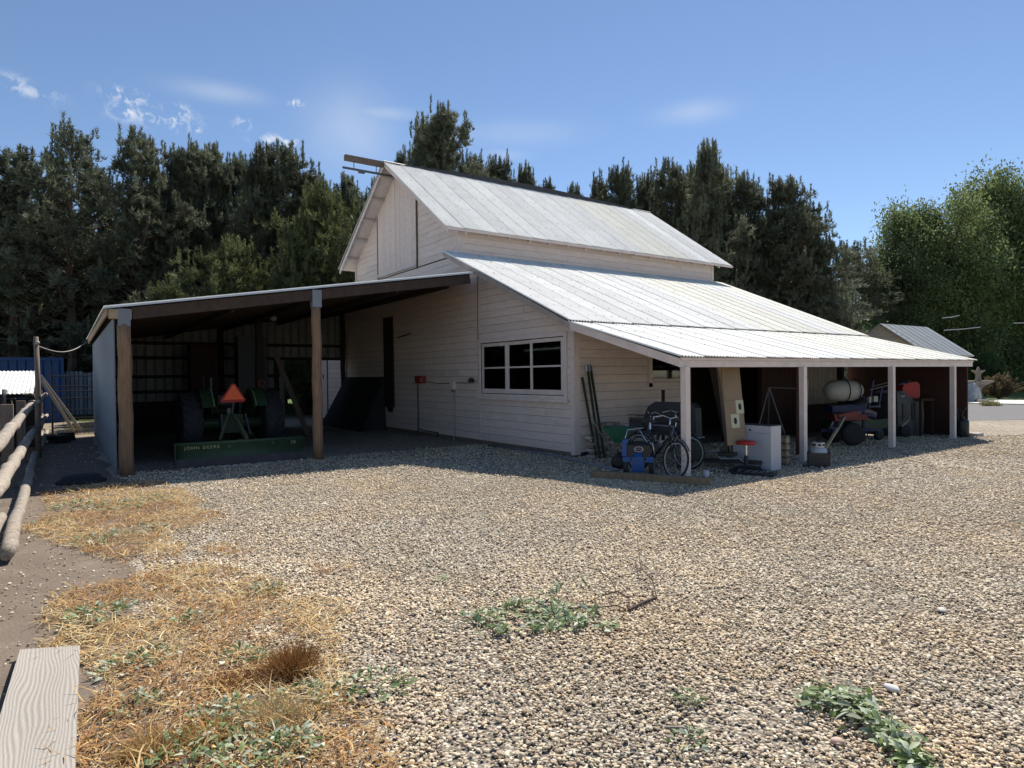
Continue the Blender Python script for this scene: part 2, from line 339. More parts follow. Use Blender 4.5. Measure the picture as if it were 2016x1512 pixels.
sheet('road', [(-4.5, 9), (-.5, 15.1), (1.0, 17.7), (2.1, 19.6), (9, 31), (30, 66), (40, 66), (22, 36.8), (-1.6, 31.9), (-4.1, 31.4), (-6, 31), (-6, 12)], .002, ASPH, .06, .5)
o = MB().prism([(-6.5, 31.45, -.01), (-4.1, 31.45, -.01), (-1.6, 31.95, -.01), (22, 36.9, -.01), (40, 66, -.01), (36, 66, -.01), (18, 41, -.01), (-6.5, 36.6, -.01)], (0, 0, .06)).build('pavement', M('bright_concrete', (.62, .59, .53), .85, var=.08)); struct(o)
sheet('lawn', [(-9, 37), (18, 41.2), (40, 70), (-20, 120), (-30, 60)], .004, MATS['lawn_green'], .3, 1.5)

# ================================================================== BARN
barn = thing('barn', 'white painted barn with tall gabled loft, metal roofs and open porch on its right', 'barn', (0, 0, 0))
XR, ZR, XE, ZE = -8.83, 8.82, -4.66, 5.93           # ridge and upper eave
XW, XWL = -4.94, -12.72                              # main walls
XL = -17.66                                          # left lean-to wall
SM = (ZR-ZE)/(XE-XR)
def zlow(x): return 2.95-.436*(x-.5) if x > XR else 2.95-.436*((2*XR-x)-.5)
def zup(x): return ZR-SM*abs(x-XR)
def ztop(x):
    if x > XW or x < XWL: return zlow(x)-.07
    return zup(x)-.07
def profile_span(z0, z1):
    """x-interval (left, right) of the gable wall at heights z0 and z1"""
    def half(z):
        if z <= zlow(XW)-.07+.0: return min(2*XR*-1+0, 0) if False else min(-XR, (.5-XR)-(z+.07-2.95)/.436)
        return min(XW-XR, (ZR-.07-z)/SM)
    return half(z0), half(z1)
BOARDH = .19
nboard = 0
def siding(parent, P0, U, Nn, spanf, z0, z1, hole=None, smin=2.2, smax=5.0, mat=WHITE, h=BOARDH, name='siding_board', seam=None):
    """horizontal boards; P0 origin, U along the wall, Nn outward; spanf(za, zb) gives (a0, b0, a1, b1)"""
    global nboard
    P0, U, Nn = Vector(P0), Vector(U), Vector(Nn); z = z0
    while z < z1-.03:
        ze = min(z+h-.007, z1)
        strips = [(z, ze)]
        if hole:
            hs = [q for q in (hole[2], hole[3]) if z+.02 < q < ze-.02]; cuts = [z]+sorted(hs)+[ze]; strips = list(zip(cuts[:-1], cuts[1:]))
        for (za, zb) in strips:
            a0, b0, a1, b1 = spanf(za, zb)
            if b1-a1 < .02: a1 = b1 = (a1+b1)/2
            spans = [(a0, b0)]
            if hole and za >= hole[2]-.01 and zb <= hole[3]+.01: spans = [(a0, hole[0]), (hole[1], b0)]
            for (s0, s1) in spans:
                cuts = [s0]; x = s0+random.uniform(.8, smax)
                while x < s1-1.0: cuts.append(x); x += random.uniform(smin, smax)
                if seam: cuts = sorted([c for c in cuts if abs(c-seam) > .5 or c == s0]+([seam] if s0 < seam < s1 else []))
                cuts.append(s1)
                for c0, c1 in zip(cuts[:-1], cuts[1:]):
                    t0, t1 = c0+.003, c1-.003
                    if c0 == a0: tl0, tl1 = a0, a1
                    else: tl0 = tl1 = t0
                    if c1 == b0: tr0, tr1 = b0, b1
                    else: tr0 = tr1 = t1
                    tl1 = min(tl1, max(tr1, tl0)); tr1 = max(tr1, tl1)
                    pr = .018+random.uniform(-.002, .004); sag = random.uniform(-.002, .002)
                    q = [P0+U*tl0+Vector((0, 0, za+sag)), P0+U*tr0+Vector((0, 0, za-sag)), P0+U*tr1+Vector((0, 0, zb-sag)), P0+U*tl1+Vector((0, 0, zb+sag))]
                    if (q[2]-q[3]).length < .01: q = q[:3]
                    MB().prism(q, Nn*pr).build(name, mat, parent); nboard += 1
        z += h
# backing walls (sheathing behind the boards)
HOLE = (-3.86, -.30, 1.33, 2.70)
gw = MB()
def bk(x0, x1, z0, zt=None):
    xs = sorted(set([x0, x1]+[x for x in (XL, XWL-1e-3, XWL, XR, XW, XW+1e-3) if x0 < x < x1]))
    top = [(x, zt if zt else ztop(x)-.005) for x in xs]
    pts = [(x0, .0, z0), (x1, .0, z0)]+[(x, .0, z) for x, z in reversed(top)]
    gw.prism(pts, (0, .08, 0))
bk(XL, -3.86, 0); bk(-3.86, -.30, 0, 1.33); bk(-3.86, -.30, 2.70); bk(-.30, 0, 0)
gwall = gw.build('gable_wall', BACKING, barn)
siding(gwall, (0, 0, 0), (1, 0, 0), (0, -1, 0), lambda a, b: ((XR-profile_span(a, b)[0]), (XR+profile_span(a, b)[0]), (XR-profile_span(a, b)[1]), (XR+profile_span(a, b)[1])), .10, zlow(XW)-.08, HOLE, seam=-3.9, smin=3.2, smax=6.0)
siding(gwall, (0, 0, 0), (1, 0, 0), (0, -1, 0), lambda a, b: (XR-profile_span(a, b)[0], XR+profile_span(a, b)[0], XR-profile_span(a, b)[1], XR+profile_span(a, b)[1]), zlow(XW)-.06, ZR-.1, None, smin=2.6, smax=4)
MB().box(XL, -.005, -.03, .0, 0, .098).build('skirt_board', OLDW, gwall)
# seams and corner boards
MB().box(-3.93, -3.89, -.034, -.023, .1, 4.68).build('batten', TRIM, gwall)
MB().box(-.11, .024, -.045, -.024, .05, 3.02).build('corner_board', TRIM, gwall)
MB().box(.003, .025, -.022, .13, .05, 3.02).build('corner_board', TRIM, gwall)
MB().box(XW-.10, XW+.022, -.045, -.024, 5.15, 5.98).build('corner_board', TRIM, gwall)
MB().box(XW+.003, XW+.025, -.022, .12, 5.25, 5.98).build('corner_board', TRIM, gwall)
MB().box(XWL-.022, XWL+.10, -.045, -.024, 5.1, 5.98).build('corner_board', TRIM, gwall)
# clerestory side wall and back walls
cw = MB().box(XW-.08, XW, .0, 11.03, 4.9, 6.05).build('clerestory_wall', BACKING, barn)
siding(cw, (XW, 0, 0), (0, 1, 0), (1, 0, 0), lambda a, b: (.12, 10.93, .12, 10.93), 5.0, 6.02, None, smin=2.6, smax=4.5)
MB().box(XW+.003, XW+.03, 10.93, 11.06, 5.2, 6.02).build('corner_board', TRIM, cw)
MB().prism([(XL, 11.03, 0), (0, 11.03, 0), (0, 11.03, 3.05), (XW, 11.03, 5.2), (XW, 11.03, 6.05), (XR, 11.03, 8.72), (XWL, 11.03, 6.05), (XWL, 11.03, 5.2), (XL, 11.03, 3.05)], (0, .06, 0)).build('back_wall', WHITE, barn)
MB().box(XL, XL+.08, .1, 11.0, 0, 3.05).box(XWL, XWL+.08, .1, 11.0, 5.0, 6.02).build('left_wall', WHITE, barn)
# right side wall under the porch
def sw(z): return (.5-0)-0
sidew = MB().box(-.08, 0, .09, 2.36, 0, 3.1).box(-.08, 0, 2.36, 3.52, 0, 1.62).box(-.08, 0, 2.36, 3.52, 2.38, 3.1).box(-.08, 0, 3.52, 3.66, 0, 3.1).build('side_wall', BACKING, barn)
siding(sidew, (0, 0, 0), (0, 1, 0), (1, 0, 0), lambda a, b: (.13, 3.64, .13, 3.64), .10, 3.1, (2.36, 3.52, 1.62, 2.38), smin=2.0, smax=3.4)
# bays behind the porch: dark timber partitions, open door, panels
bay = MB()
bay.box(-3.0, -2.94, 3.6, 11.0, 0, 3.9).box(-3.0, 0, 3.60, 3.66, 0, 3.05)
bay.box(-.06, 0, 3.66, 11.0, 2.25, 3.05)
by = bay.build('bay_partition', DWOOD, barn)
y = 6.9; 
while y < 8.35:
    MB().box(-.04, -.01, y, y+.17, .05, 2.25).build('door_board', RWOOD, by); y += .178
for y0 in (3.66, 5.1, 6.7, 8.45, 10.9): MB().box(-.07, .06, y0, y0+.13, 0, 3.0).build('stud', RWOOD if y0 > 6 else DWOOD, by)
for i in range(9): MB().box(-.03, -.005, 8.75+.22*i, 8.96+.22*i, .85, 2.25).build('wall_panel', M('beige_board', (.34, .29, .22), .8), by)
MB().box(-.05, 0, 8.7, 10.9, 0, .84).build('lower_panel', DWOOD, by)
# porch ceiling framing
MB().box(.02, 3.33, 11.32, 11.38, 0, 2.1).build('end_wall', RWOOD, barn)
for i in range(16):
    y0 = -.1+.75*i
    if y0 > 11.2: break
    MB().prism([(0.03, y0, 2.98), (.5, y0, 2.80), (3.3, y0, 2.02), (3.3, y0, 2.12), (.5, y0, 2.90), (.03, y0, 3.08)], (0, .045, 0)).build('rafter', DWOOD, barn)

# ---- roofs of corrugated sheets
_corr = {}
def corr_mesh(key, length, width, pitch, amp, mat, rib=False):
    if key in _corr: return _corr[key]
    n = max(2, int(round(width/pitch))); k = 6; ys = []; zs = []
    for i in range(n*k+1):
        t = i/k
        if rib:
            ph = t % 1.0; z = amp if .40 <= ph <= .60 else (-amp*.6); ys.append(t*pitch+(0.0)); zs.append(z)
        else: ys.append(t*pitch); zs.append(amp*math.sin(2*math.pi*t))
    ys = np.array([0.]+ys)*width/ (n*pitch); zs = np.array([-.022]+zs); m_ = len(ys); L_ = 5
    V = np.array([(length*j/(L_-1), ys[i], zs[i]) for j in range(L_) for i in range(m_)])
    F = [(j*m_+i, (j+1)*m_+i, (j+1)*m_+i+1, j*m_+i+1) for j in range(L_-1) for i in range(m_-1)]
    me = npmesh(key, V, F, mat, smooth=not rib); _corr[key] = me; return me
def put(me, name, parent, org, ex, ey):
    ex = Vector(ex).normalized(); ey = Vector(ey).normalized(); ez = ex.cross(ey)
    if ez.z < 0 and abs(ez.z) > .01: pass
    o = bpy.data.objects.new(name, me); col.objects.link(o); o.parent = parent
    o.matrix_local = Matrix(((ex.x, ey.x, ez.x, org[0]), (ex.y, ey.y, ez.y, org[1]), (ex.z, ey.z, ez.z, org[2]), (0, 0, 0, 1)))
    return o
def yf(t): return max(0, min(1, (t-.42)*4)) if t < .8 else .35
def sheets(parent, key, top, bot, along, total, w_, mat, pitch=.085, amp=.012, name='roof_sheet', rib=False, tilt=.004):
    top, bot, along = Vector(top), Vector(bot), Vector(along); n = max(1, int(round(total/w_))); w_ = total/n
    me1 = corr_mesh(key, (bot-top).length, w_+.03, pitch, amp, mat, rib); me2 = me1
    if mat == GALV:
        me2 = corr_mesh(key+'_y', (bot-top).length, w_+.03, pitch, amp, GALVY, rib)
        me3 = corr_mesh(key+'_f', (bot-top).length, w_+.03, pitch, amp*.86, mat, rib); me4 = corr_mesh(key+'_fy', (bot-top).length, w_+.03, pitch, amp*.86, GALVY, rib)
    else: me3, me4 = me1, me2
    for i in range(n):
        me = (me2 if random.random() < .85 else me4) if random.random() < yf(i/n) else (me1 if random.random() < .85 else me3)
        org = top+along*(i*w_-.015)+Vector((0, 0, .002*(i % 2)+random.uniform(0, .002)))
        put(me, name, parent, org, (bot-top)+Vector((0, 0, random.uniform(-tilt, tilt))), Vector(along)+Vector((0, 0, -.022+random.uniform(-.008, .004))))
Y0, YL = -.55, 12.4
ur = MB().prism([(XR, Y0+.03, ZR-.06), (XE, Y0+.03, ZE-.05), (XE, Y0+.03, ZE-.025), (XR, Y0+.03, ZR-.035)], (0, YL-.06, 0)).build('upper_roof', TRIM, barn)
ul = MB().prism([(XR, Y0+.03, ZR-.06), (2*XR-XE, Y0+.03, ZE-.05), (2*XR-XE, Y0+.03, ZE-.025), (XR, Y0+.03, ZR-.035)], (0, YL-.06, 0)).build('upper_roof', TRIM, barn)
sheets(ur, 'upper_sheet', (XR+.01, Y0, ZR), (XE+.03, Y0, ZE-.01), (0, 1, 0), YL, .60, GALV, amp=.015)
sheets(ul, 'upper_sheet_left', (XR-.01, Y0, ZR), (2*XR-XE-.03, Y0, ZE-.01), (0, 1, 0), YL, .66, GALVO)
MB().prism([(XR-.16, Y0, ZR-.07), (XR, Y0, ZR+.035), (XR+.035, Y0, ZR+.012), (XR, Y0, ZR+.045), (XR-.19, Y0, ZR-.075)], (0, YL, 0)).build('ridge_cap', GALVO, ur)
rbm = MB(); kk = 12
for i in range(kk):
    ya_, yb_ = .2+10.6*i/kk, .2+10.6*(i+1)/kk; ha, hb = .03+.15*math.sin(math.pi*i/kk), .03+.15*math.sin(math.pi*(i+1)/kk)
    rbm.add([(XR-.03, ya_, ZR-.02), (XR+.03, ya_, ZR-.02), (XR+.03, ya_, ZR+ha), (XR-.03, ya_, ZR+ha), (XR-.03, yb_, ZR-.02), (XR+.03, yb_, ZR-.02), (XR+.03, yb_, ZR+hb), (XR-.03, yb_, ZR+hb)], [(0, 1, 2, 3), (4, 7, 6, 5), (1, 5, 6, 2), (2, 6, 7, 3), (3, 7, 4, 0)])
rbm.build('ridge_shade_strip', M('ridge_shade_dark', (.06, .06, .065), .8), ur)  # strip added in dark colour for the shaded side of the ridge cap
# lean-to right: steep upper field, flatter porch field
lr = MB().prism([(XW+.03, Y0+.03, zlow(XW)-.07), (.5, Y0+.03, 2.88), (.5, Y0+.03, 2.905), (XW+.03, Y0+.03, zlow(XW)-.045)], (0, YL-.3, 0)).build('lean_to_roof', OLDW, barn)
pr_ = MB().prism([(.5, Y0+.03, 2.86), (3.38, Y0+.03, 2.06), (3.38, Y0+.03, 2.085), (.5, Y0+.03, 2.885)], (0, YL-.3, 0)).build('porch_roof', OLDW, barn)
YLL = 12.17
sheets(lr, 'lean_sheet', (XW-.0, Y0, 5.30), (.56, Y0, 2.95), (0, 1, 0), YLL, .60, GALV, amp=.014)
sheets(pr_, 'porch_sheet', (.46, Y0, 2.935), (3.475, Y0, 2.112), (0, 1, 0), YLL, .60, GALV, amp=.014)
ll = MB().prism([(XWL, Y0+.03, zlow(XWL)-.07), (XL-.3, Y0+.03, zlow(XL-.3)-.07), (XL-.3, Y0+.03, zlow(XL-.3)-.045), (XWL, Y0+.03, zlow(XWL)-.045)], (0, YL-.3, 0)).build('lean_to_roof', OLDW, barn)
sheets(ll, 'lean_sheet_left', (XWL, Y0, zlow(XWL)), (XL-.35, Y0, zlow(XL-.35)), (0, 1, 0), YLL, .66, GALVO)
# roofing nails: joined stuff parts
def nails(parent, top, bot, total, rows, step=.23):
    top, bot = Vector(top), Vector(bot); d = bot-top; nrm = Vector((-d.z, 0, d.x)).normalized()
    if nrm.z < 0: nrm = -nrm
    b = MB()
    for r in range(rows):
        y = .1
        while y < total:
            c = top+d*((r+.5)/rows)+Vector((0, y+random.uniform(-.02, .02), 0))+nrm*.012; e = d.normalized()*.016; f = Vector((0, .014, 0))
            b.add([c-e-f, c+e-f, c+e+f, c-e+f, c+nrm*.01], [(0, 1, 4), (1, 2, 4), (2, 3, 4), (3, 0, 4)]); y += step*random.choice((1, 1, 2))
    o = b.build('roofing_nails', STEEL, parent); o['kind'] = 'stuff'
nails(ur, (XR, Y0, ZR), (XE, Y0, ZE), YL, 8); nails(lr, (XW, Y0, 5.30), (.5, Y0, 2.97), YLL, 9); nails(pr_, (.5, Y0, 2.93), (3.42, Y0, 2.115), YLL, 5)
# rake boards, fascias
def rake(parent, a, b, y, d=.12, t=.03, mat=TRIM, name='rake_board'):
    MB().prism([(a[0], y, a[1]-d), (b[0], y, b[1]-d), (b[0], y, b[1]), (a[0], y, a[1])], (0, t, 0)).build(name, mat, parent)
rake(ur, (XR, ZR-.03), (XE+.02, ZE-.035), Y0, .13); rake(ul, (XR, ZR-.03), (2*XR-XE-.02, ZE-.035), Y0, .15)
rake(lr, (XW+.03, 5.27), (.49, 2.90), Y0, .13, mat=M('weathered_trim', (.40, .335, .295), .7, var=.2, scale=6, c2=(.2, .16, .13), c2amt=0., bump=.3)); rake(pr_, (.495, 2.905), (3.40, 2.075), Y0, .15)
rake(ll, (XWL, zlow(XWL)-.04), (XL-.3, zlow(XL-.3)-.04), Y0, .13)
MB().box(XE-.0, XE+.022, Y0+.03, YL+Y0, ZE-.10, ZE-.025).build('eave_fascia', TRIM, ur)
for i in range(16):
    y0 = .05+i*.735
    if y0 > 11.2: break
    MB().prism([(XW+.03, y0, 5.985), (XE-.02, y0, 5.83), (XE-.02, y0, 5.765), (XW+.10, y0, 5.86), (XW+.03, y0, 5.90)], (0, .045, 0)).build('rafter_tail', TRIM, ur)
# overhanging rakes: lookouts under the left slope and the right slope
for k in range(6):
    for sgn, par in ((-1, ul), (1, ur)):
        x = XR+sgn*(.35+k*.80); z = zup(x)-.065
        if abs(x-XR) > (XE-XR)-.05: continue
        MB().prism([(x-.025, Y0+.032, z-.10-0*.0), (x+.025, Y0+.032, z-.10-sgn*.0), (x+.025, Y0+.032, z-.012-(.02 if sgn > 0 else 0)), (x-.025, Y0+.032, z-.012-(.02 if sgn < 0 else 0))], (0, -Y0-.06, 0)).build('lookout', TRIM, par)
# porch beam, fascia and posts
pf = MB().box(3.36, 3.40, Y0+.03, 11.5, 1.92, 2.035).build('porch_beam', TRIM, barn)
MB().box(3.385, 3.412, Y0+.035, 11.52, 2.038, 2.088).build('porch_fascia', TRIM, barn)
for yp in (-.4, 3.175, 6.89, 10.23):
    MB().box(3.46-.115, 3.46+.0, yp-.058, yp+.058, .0, 1.918).build('porch_post', TRIM, barn)
MB().box(3.25, 3.355, Y0+.2, 11.4, 1.93, 2.03).build('porch_plate', DWOOD, barn)
# ---- loft doors
for (a, b) in ((-10.50, -9.06), (-9.045, -7.52)):
    ld = MB().prism([(a, -.040, 5.40), (b, -.040, 5.40), (b, -.040, min(zup(b), 8.75)-.22), (a, -.040, zup(a)-.22)] if a < XR-1 else [(a, -.040, 5.40), (b, -.040, 5.40), (b, -.040, zup(b)-.22), (XR, -.040, ZR-.30), (a, -.040, zup(a)-.22)], (0, .008, 0)).build('loft_door', BACKING, barn)
    n = 9; wd = (b-a)/n
    for i in range(n):
        x0, x1 = a+i*wd+.003, a+(i+1)*wd-.003
        t0, t1 = min(zup(x0), 8.70)-.24, min(zup(x1), 8.70)-.24
        MB().prism([(x0, -.041, 5.42), (x1, -.041, 5.42), (x1, -.041, t1), (x0, -.041, t0)], (0, -.018-random.uniform(0, .004), 0)).build('door_board', WHITE, ld)
    MB().box(a, b, -.085, -.066, 5.30, 5.42).build('door_rail', TRIM, ld)
MB().box(-10.56, -10.51, -.075, -.03, 5.25, 7.45).build('door_stop', OLDW, barn); MB().box(-7.515, -7.475, -.075, -.03, 5.2, 7.55).build('door_stop', OLDW, barn)
# ---- window in the gable wall
win = MB()
for (x0, x1, z0, z1) in ((-3.95, -.22, 1.24, 1.345), (-3.95, -.22, 2.685, 2.79), (-3.95, -3.84, 1.345, 2.685), (-.33, -.22, 1.345, 2.685)):
    win.box(x0, x1, -.052, -.020, z0, z1)
wf = win.build('window', TRIM, barn)
MB().box(-4.0, -.17, -.10, -.053, 1.20, 1.26).build('sill', TRIM, wf)
for i, (x0, x1, yy) in enumerate(((-3.82, -2.63, 0.0), (-2.66, -1.47, 0.02), (-1.60, -.35, -.03))):
    fr = MB(); s_ = .085
    fr.box(x0, x0+s_, yy-.005, yy+.03, 1.36, 2.665).box(x1-s_, x1, yy-.005, yy+.03, 1.36, 2.665).box(x0+s_, x1-s_, yy-.005, yy+.03, 1.36, 1.36+s_+.03).box(x0+s_, x1-s_, yy-.005, yy+.03, 2.665-s_, 2.665).box(x0+s_, x1-s_, yy-.008, yy+.02, 2.0, 2.04)
    fr.build('sash', TRIM, wf)
    for (z0, z1) in ((1.475, 2.0), (2.04, 2.58)): MB().box(x0+s_, x1-s_, yy+.008, yy+.013, z0, z1).build('pane', GLASS, wf)
# window in the side wall (under the porch)
w2 = MB()
for (y0, y1, z0, z1) in ((2.26, 2.38, 1.5, 2.48), (3.5, 3.62, 1.5, 2.48), (2.38, 3.5, 2.36, 2.48), (2.2, 3.66, 1.50, 1.60)): w2.box(.02, .055, y0, y1, z0, z1)
w2 = w2.build('window', TRIM, barn)
fr = MB().box(-.03, .0, 2.385, 2.44, 1.62, 2.36).box(-.03, .0, 3.44, 3.5, 1.62, 2.36).box(-.03, .0, 2.44, 3.44, 1.62, 1.69).build('sash', TRIM, w2)
MB().box(-.018, -.012, 2.44, 3.44, 1.69, 2.36).build('pane', GLASS, w2)
MB().box(-.8, -.76, 1.9, 4.2, 1.0, 2.9).build('dark_backer', DWOOD, barn)  # dark panel added behind the side window so the opening stays black
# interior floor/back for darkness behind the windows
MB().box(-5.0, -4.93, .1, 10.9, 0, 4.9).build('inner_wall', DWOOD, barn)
# sliding door at the far left end of the gable wall
sd = MB().box(-17.55, -16.07, -.062, -.028, .12, 2.6).build('side_door', WHITE, barn)
MB().box(-16.075, -16.055, -.07, -.024, .1, 2.65).build('door_edge', OLDW, sd); MB().box(-16.55, -16.48, -.08, -.063, 1.75, 1.98).build('handle', BLK, sd)
# hay beam and track at the ridge
MB().beam((XR, -1.85, 8.72), (XR, .3, 8.72), .14, .17).build('hay_beam', OLDW, barn)
tr = MB().beam((XR, -1.92, 8.40), (XR, -.05, 8.40), .05, .06).build('hay_track', STEEL, barn)
for yy in (-1.55, -.8): MB().path([(XR, yy, 8.42), (XR, yy, 8.64)], .014, 6).build('hanger', STEEL, tr)
MB().box(XR-.05, XR+.05, -1.4, -1.2, 8.32, 8.37).build('trolley', STEEL, tr)

# ---- things on and against the gable wall
t = thing('electrical_box', 'red electrical box on the gable wall with cables and pipe below', 'electrical box', (-7.3, -.03, 1.72))
MB().box(-.27, .27, -.12, 0, -.11, .12).build('box_body', M('box_red', (.35, .03, .03), .5), t); MB().box(.12, .24, -.126, -.121, -.06, .07).build('label_plate', WPL, t); MB().box(-.33, -.275, -.08, 0, .02, .11).build('connector', BLK, t)
MB().path([(-.2, -.05, -.11), (-.2, -.05, -.9), (-.22, -.05, -1.66)], .016, 6).build('pipe', BLK, t); MB().path([(-.2, -.05, -1.53), (.15, -.05, -1.57), (1.1, -.05, -1.58), (1.1, -.05, -1.72)], .016, 6).build('pipe', BLK, t)
t = thing('meter_box', 'small pale junction box with white pipe running down to the ground', 'junction box', (-5.27, -.03, 1.54))
MB().box(-.08, .08, -.10, 0, -.1, .13).build('box_body', TRIM, t); MB().path([(.03, -.05, -.1), (.03, -.05, -1.54)], .017, 6).build('pipe', WPL, t); MB().box(-.03, .06, -.09, -.02, -.17, -.1).build('connector', OLDW, t)
t = thing('wall_spotlight', 'small black fixture where the wall cable meets the batten', 'light fixture', (-4.2, -.03, 1.7))
MB().lathe([(.0, -.0), (.06, .02), (.07, .10), (.03, .15)], (0, -.02, 0), 'y', 10, Matrix.Rotation(R(180), 4, 'Z')).build('shade', BLK, t, True); MB().box(-.12, -.04, -.05, 0, -.06, .0).build('bracket', WPL, t)
wc = MB(); wc.path([(-7.0, -.04, 1.68), (-6.3, -.04, 1.60), (-5.4, -.04, 1.62), (-5.2, -.04, 1.63), (-4.6, -.04, 1.62), (-4.2, -.04, 1.66), (-3.97, -.05, 1.69), (-3.93, -.045, 1.8), (-3.94, -.045, 3.2), (-3.93, -.045, 4.6)], .011, 6)
tag(wc.build('wall_cable', OLDW), 'thin dark cable running along the gable wall and up the seam beside the window', 'cable')
t = thing('hanging_plank', 'tall dark plank hanging upright on the shaded gable wall', 'plank', (-9.7, -.07, .8))
MB().prism([(-.37, -.02, 0), (.38, -.02, 0), (.33, -.02, 3.05), (-.40, -.02, 3.05)], (0, .05, 0)).build('board', DWOOD, t); MB().prism([(-.05, -.02, -.18), (.2, -.02, -.18), (.3, -.02, -.004), (-.2, -.02, -.004)], (0, .04, 0)).build('board', DWOOD, t)
MB().path([(-8.95, -.06, 3.12), (-8.0, -.06, 3.2)], .02, 6).build('wall_rod', M('rust', (.12, .05, .03), .8)); o = bpy.data.objects['wall_rod']; tag(o, 'short rusty rod fixed level on the gable wall right of the hanging plank', 'rod')
t = thing('rubber_sheets', 'stack of large black sheets leaning against the gable wall beside the shed', 'panels', (-13.0, 0, 0))
for k in range(4): MB().prism([(-.75+.05*k, -1.12+.10*k, .01), (3.4-.12*k, -1.12+.10*k, .01), (2.9-.1*k, -.10, 1.82-.02*k), (-.75+.05*k, -.10, 1.82-.02*k)], (0, .035, .01)).build('sheet', RUB, t)
MB().prism([(-.78, -1.1, .0), (-.78, -.08, 0), (-.78, -.08, 1.8)], (.03, 0, 0)).prism([(3.0, -1.0, .0), (3.0, -.08, 0), (2.8, -.08, 1.78)], (.03, 0, 0)).build('end_sheet', RUB, t)
pp = MB().path([(-3.2, -.22, .03), (-.6, -.30, .035), (.9, -.55, .035), (2.15, -.80, .04)], .028, 8)
tag(pp.build('ground_pipe', M('grey_pipe', (.22, .22, .25), .5), smooth=True), 'grey pipe lying on the gravel along the foot of the wall', 'pipe')
# green tub seen through the window
t = thing('green_tub', 'green plastic tub on a bench behind the right window sash', 'tub', (-1.1, .45, 0))
MB().prism([(-.35, -.15, 1.62), (.3, -.15, 1.68), (.4, -.15, 1.95), (-.4, -.15, 1.90)], (0, .35, 0)).build('tub', TGRN, t); MB().box(-2.6, .6, -.2, .3, 1.40, 1.46).build('shelf', OLDW, t); MB().box(-1.9, -1.5, -.1, .15, 1.46, 1.85).box(-2.5, -2.2, -.1, .15, 1.46, 1.62).build('boxes', GPL, t); MB().box(-.55, .5, -.17, .1, 1.58, 1.66).build('cloth', WPL, t)

# ================================================================== CARPORT (open-fronted shed)
cp = thing('open_shed', 'open-fronted pole shed with single-pitch metal roof joined to the barn', 'shed', (0, 0, 0))
CX, CB, CL = -3.35, -14.1, -8.42
def zc(y): return 3.17+(y+8.55)*(4.43-3.17)/(8.55-.8)
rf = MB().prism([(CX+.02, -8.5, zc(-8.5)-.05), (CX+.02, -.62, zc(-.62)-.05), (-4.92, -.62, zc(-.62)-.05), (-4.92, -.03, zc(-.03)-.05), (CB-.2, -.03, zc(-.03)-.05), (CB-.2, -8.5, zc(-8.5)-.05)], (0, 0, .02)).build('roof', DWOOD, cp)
n = 17; wd_ = (CX+.1-(CB-.28))/n
for i in range(n):
    x1 = CX+.1-i*wd_; yt = -.58 if x1-wd_ > -5.0 else -.045
    me = corr_mesh('shed_sheet_%d' % (yt > -.3), math.hypot(yt+8.58, zc(yt)-zc(-8.58)), wd_+.03, .076, .010, GALV)
    put(me, 'roof_sheet', rf, (x1-wd_, -8.58, zc(-8.58)+.002*(i % 2)), (0, yt+8.58, zc(yt)-zc(-8.58)), (-1, 0, 0)).matrix_local = Matrix(((0, 1, 0, x1-wd_-.015), (math.cos(math.atan2(zc(yt)-zc(-8.58), yt+8.58)), 0, -math.sin(math.atan2(zc(yt)-zc(-8.58), yt+8.58)), -8.58), (math.sin(math.atan2(zc(yt)-zc(-8.58), yt+8.58)), 0, math.cos(math.atan2(zc(yt)-zc(-8.58), yt+8.58)), zc(-8.58)+.002*(i % 2)), (0, 0, 0, 1)))
MB().beam((CX+.03, -8.12, zc(-8.12)-.17), (CX+.03, -.66, zc(-.66)-.17), .07, .22).build('front_beam', M('brown_beam', (.065, .042, .032), .85, var=.3, scale=6, bump=.3), cp)
MB().prism([(CX+.085, -8.58, zc(-8.58)-.03), (CX+.125, -8.58, zc(-8.58)-.035), (CX+.085, -8.58, zc(-8.58)+.022)], (0, 7.98, zc(-.6)-zc(-8.58))).build('lit_edge_strip', GALV, rf)  # strip added and tilted to catch the sun along the roof edge
MB().box(CX-.02, CX+.09, -8.5, -8.13, zc(-8.4)-.24, zc(-8.4)-.06).build('beam_end', TIMB, cp)
MB().box(CB-.2, CX+.05, -8.54, -8.51, zc(-8.5)-.17, zc(-8.5)-.035).build('eave_board', TIMB, cp)
for i in range(13):
    x = CX-.75-.8*i; MB().beam((x, -8.45, zc(-8.45)-.125), (x, -.06 if x < -4.92 else -.7, zc(-.06 if x < -4.92 else -.7)-.125), .045, .14).build('rafter', DWOOD, cp)
for y_ in (-6.3, -4.6, -2.6, -1.2): MB().beam((CX-.1, y_, zc(y_)-.27), (CB+.1, y_, zc(y_)-.27), .06, .14).build('purlin', DWOOD, cp)
for (x, y_, m_, r_) in ((CX, -8.25, POST, .118), (CX, -4.6, POST, .105), (-8.5, -4.6, DWOOD, .11), (-13.9, -8.25, DWOOD, .1), (-13.9, -4.6, DWOOD, .1), (-13.9, -.15, DWOOD, .09), (-8.7, -8.25, DWOOD, .1)):
    zt = zc(y_)-.1; b = MB(); k = 9
    b.path([(x+.012*math.sin(i*1.3), y_+.01*math.cos(i*2.1), zt*i/(k-1)*(.915 if m_ is POST else 1)) for i in range(k)], [r_*(1.06-.10*i/k) for i in range(k)], 14, jit=.05)
    p = b.build('post', m_, cp, True)
    if m_ is POST: MB().box(x-.085, x+.095, y_-.10, y_+.10, zt*.915-.03, zt+.03).build('post_bracket', GALVW, p)
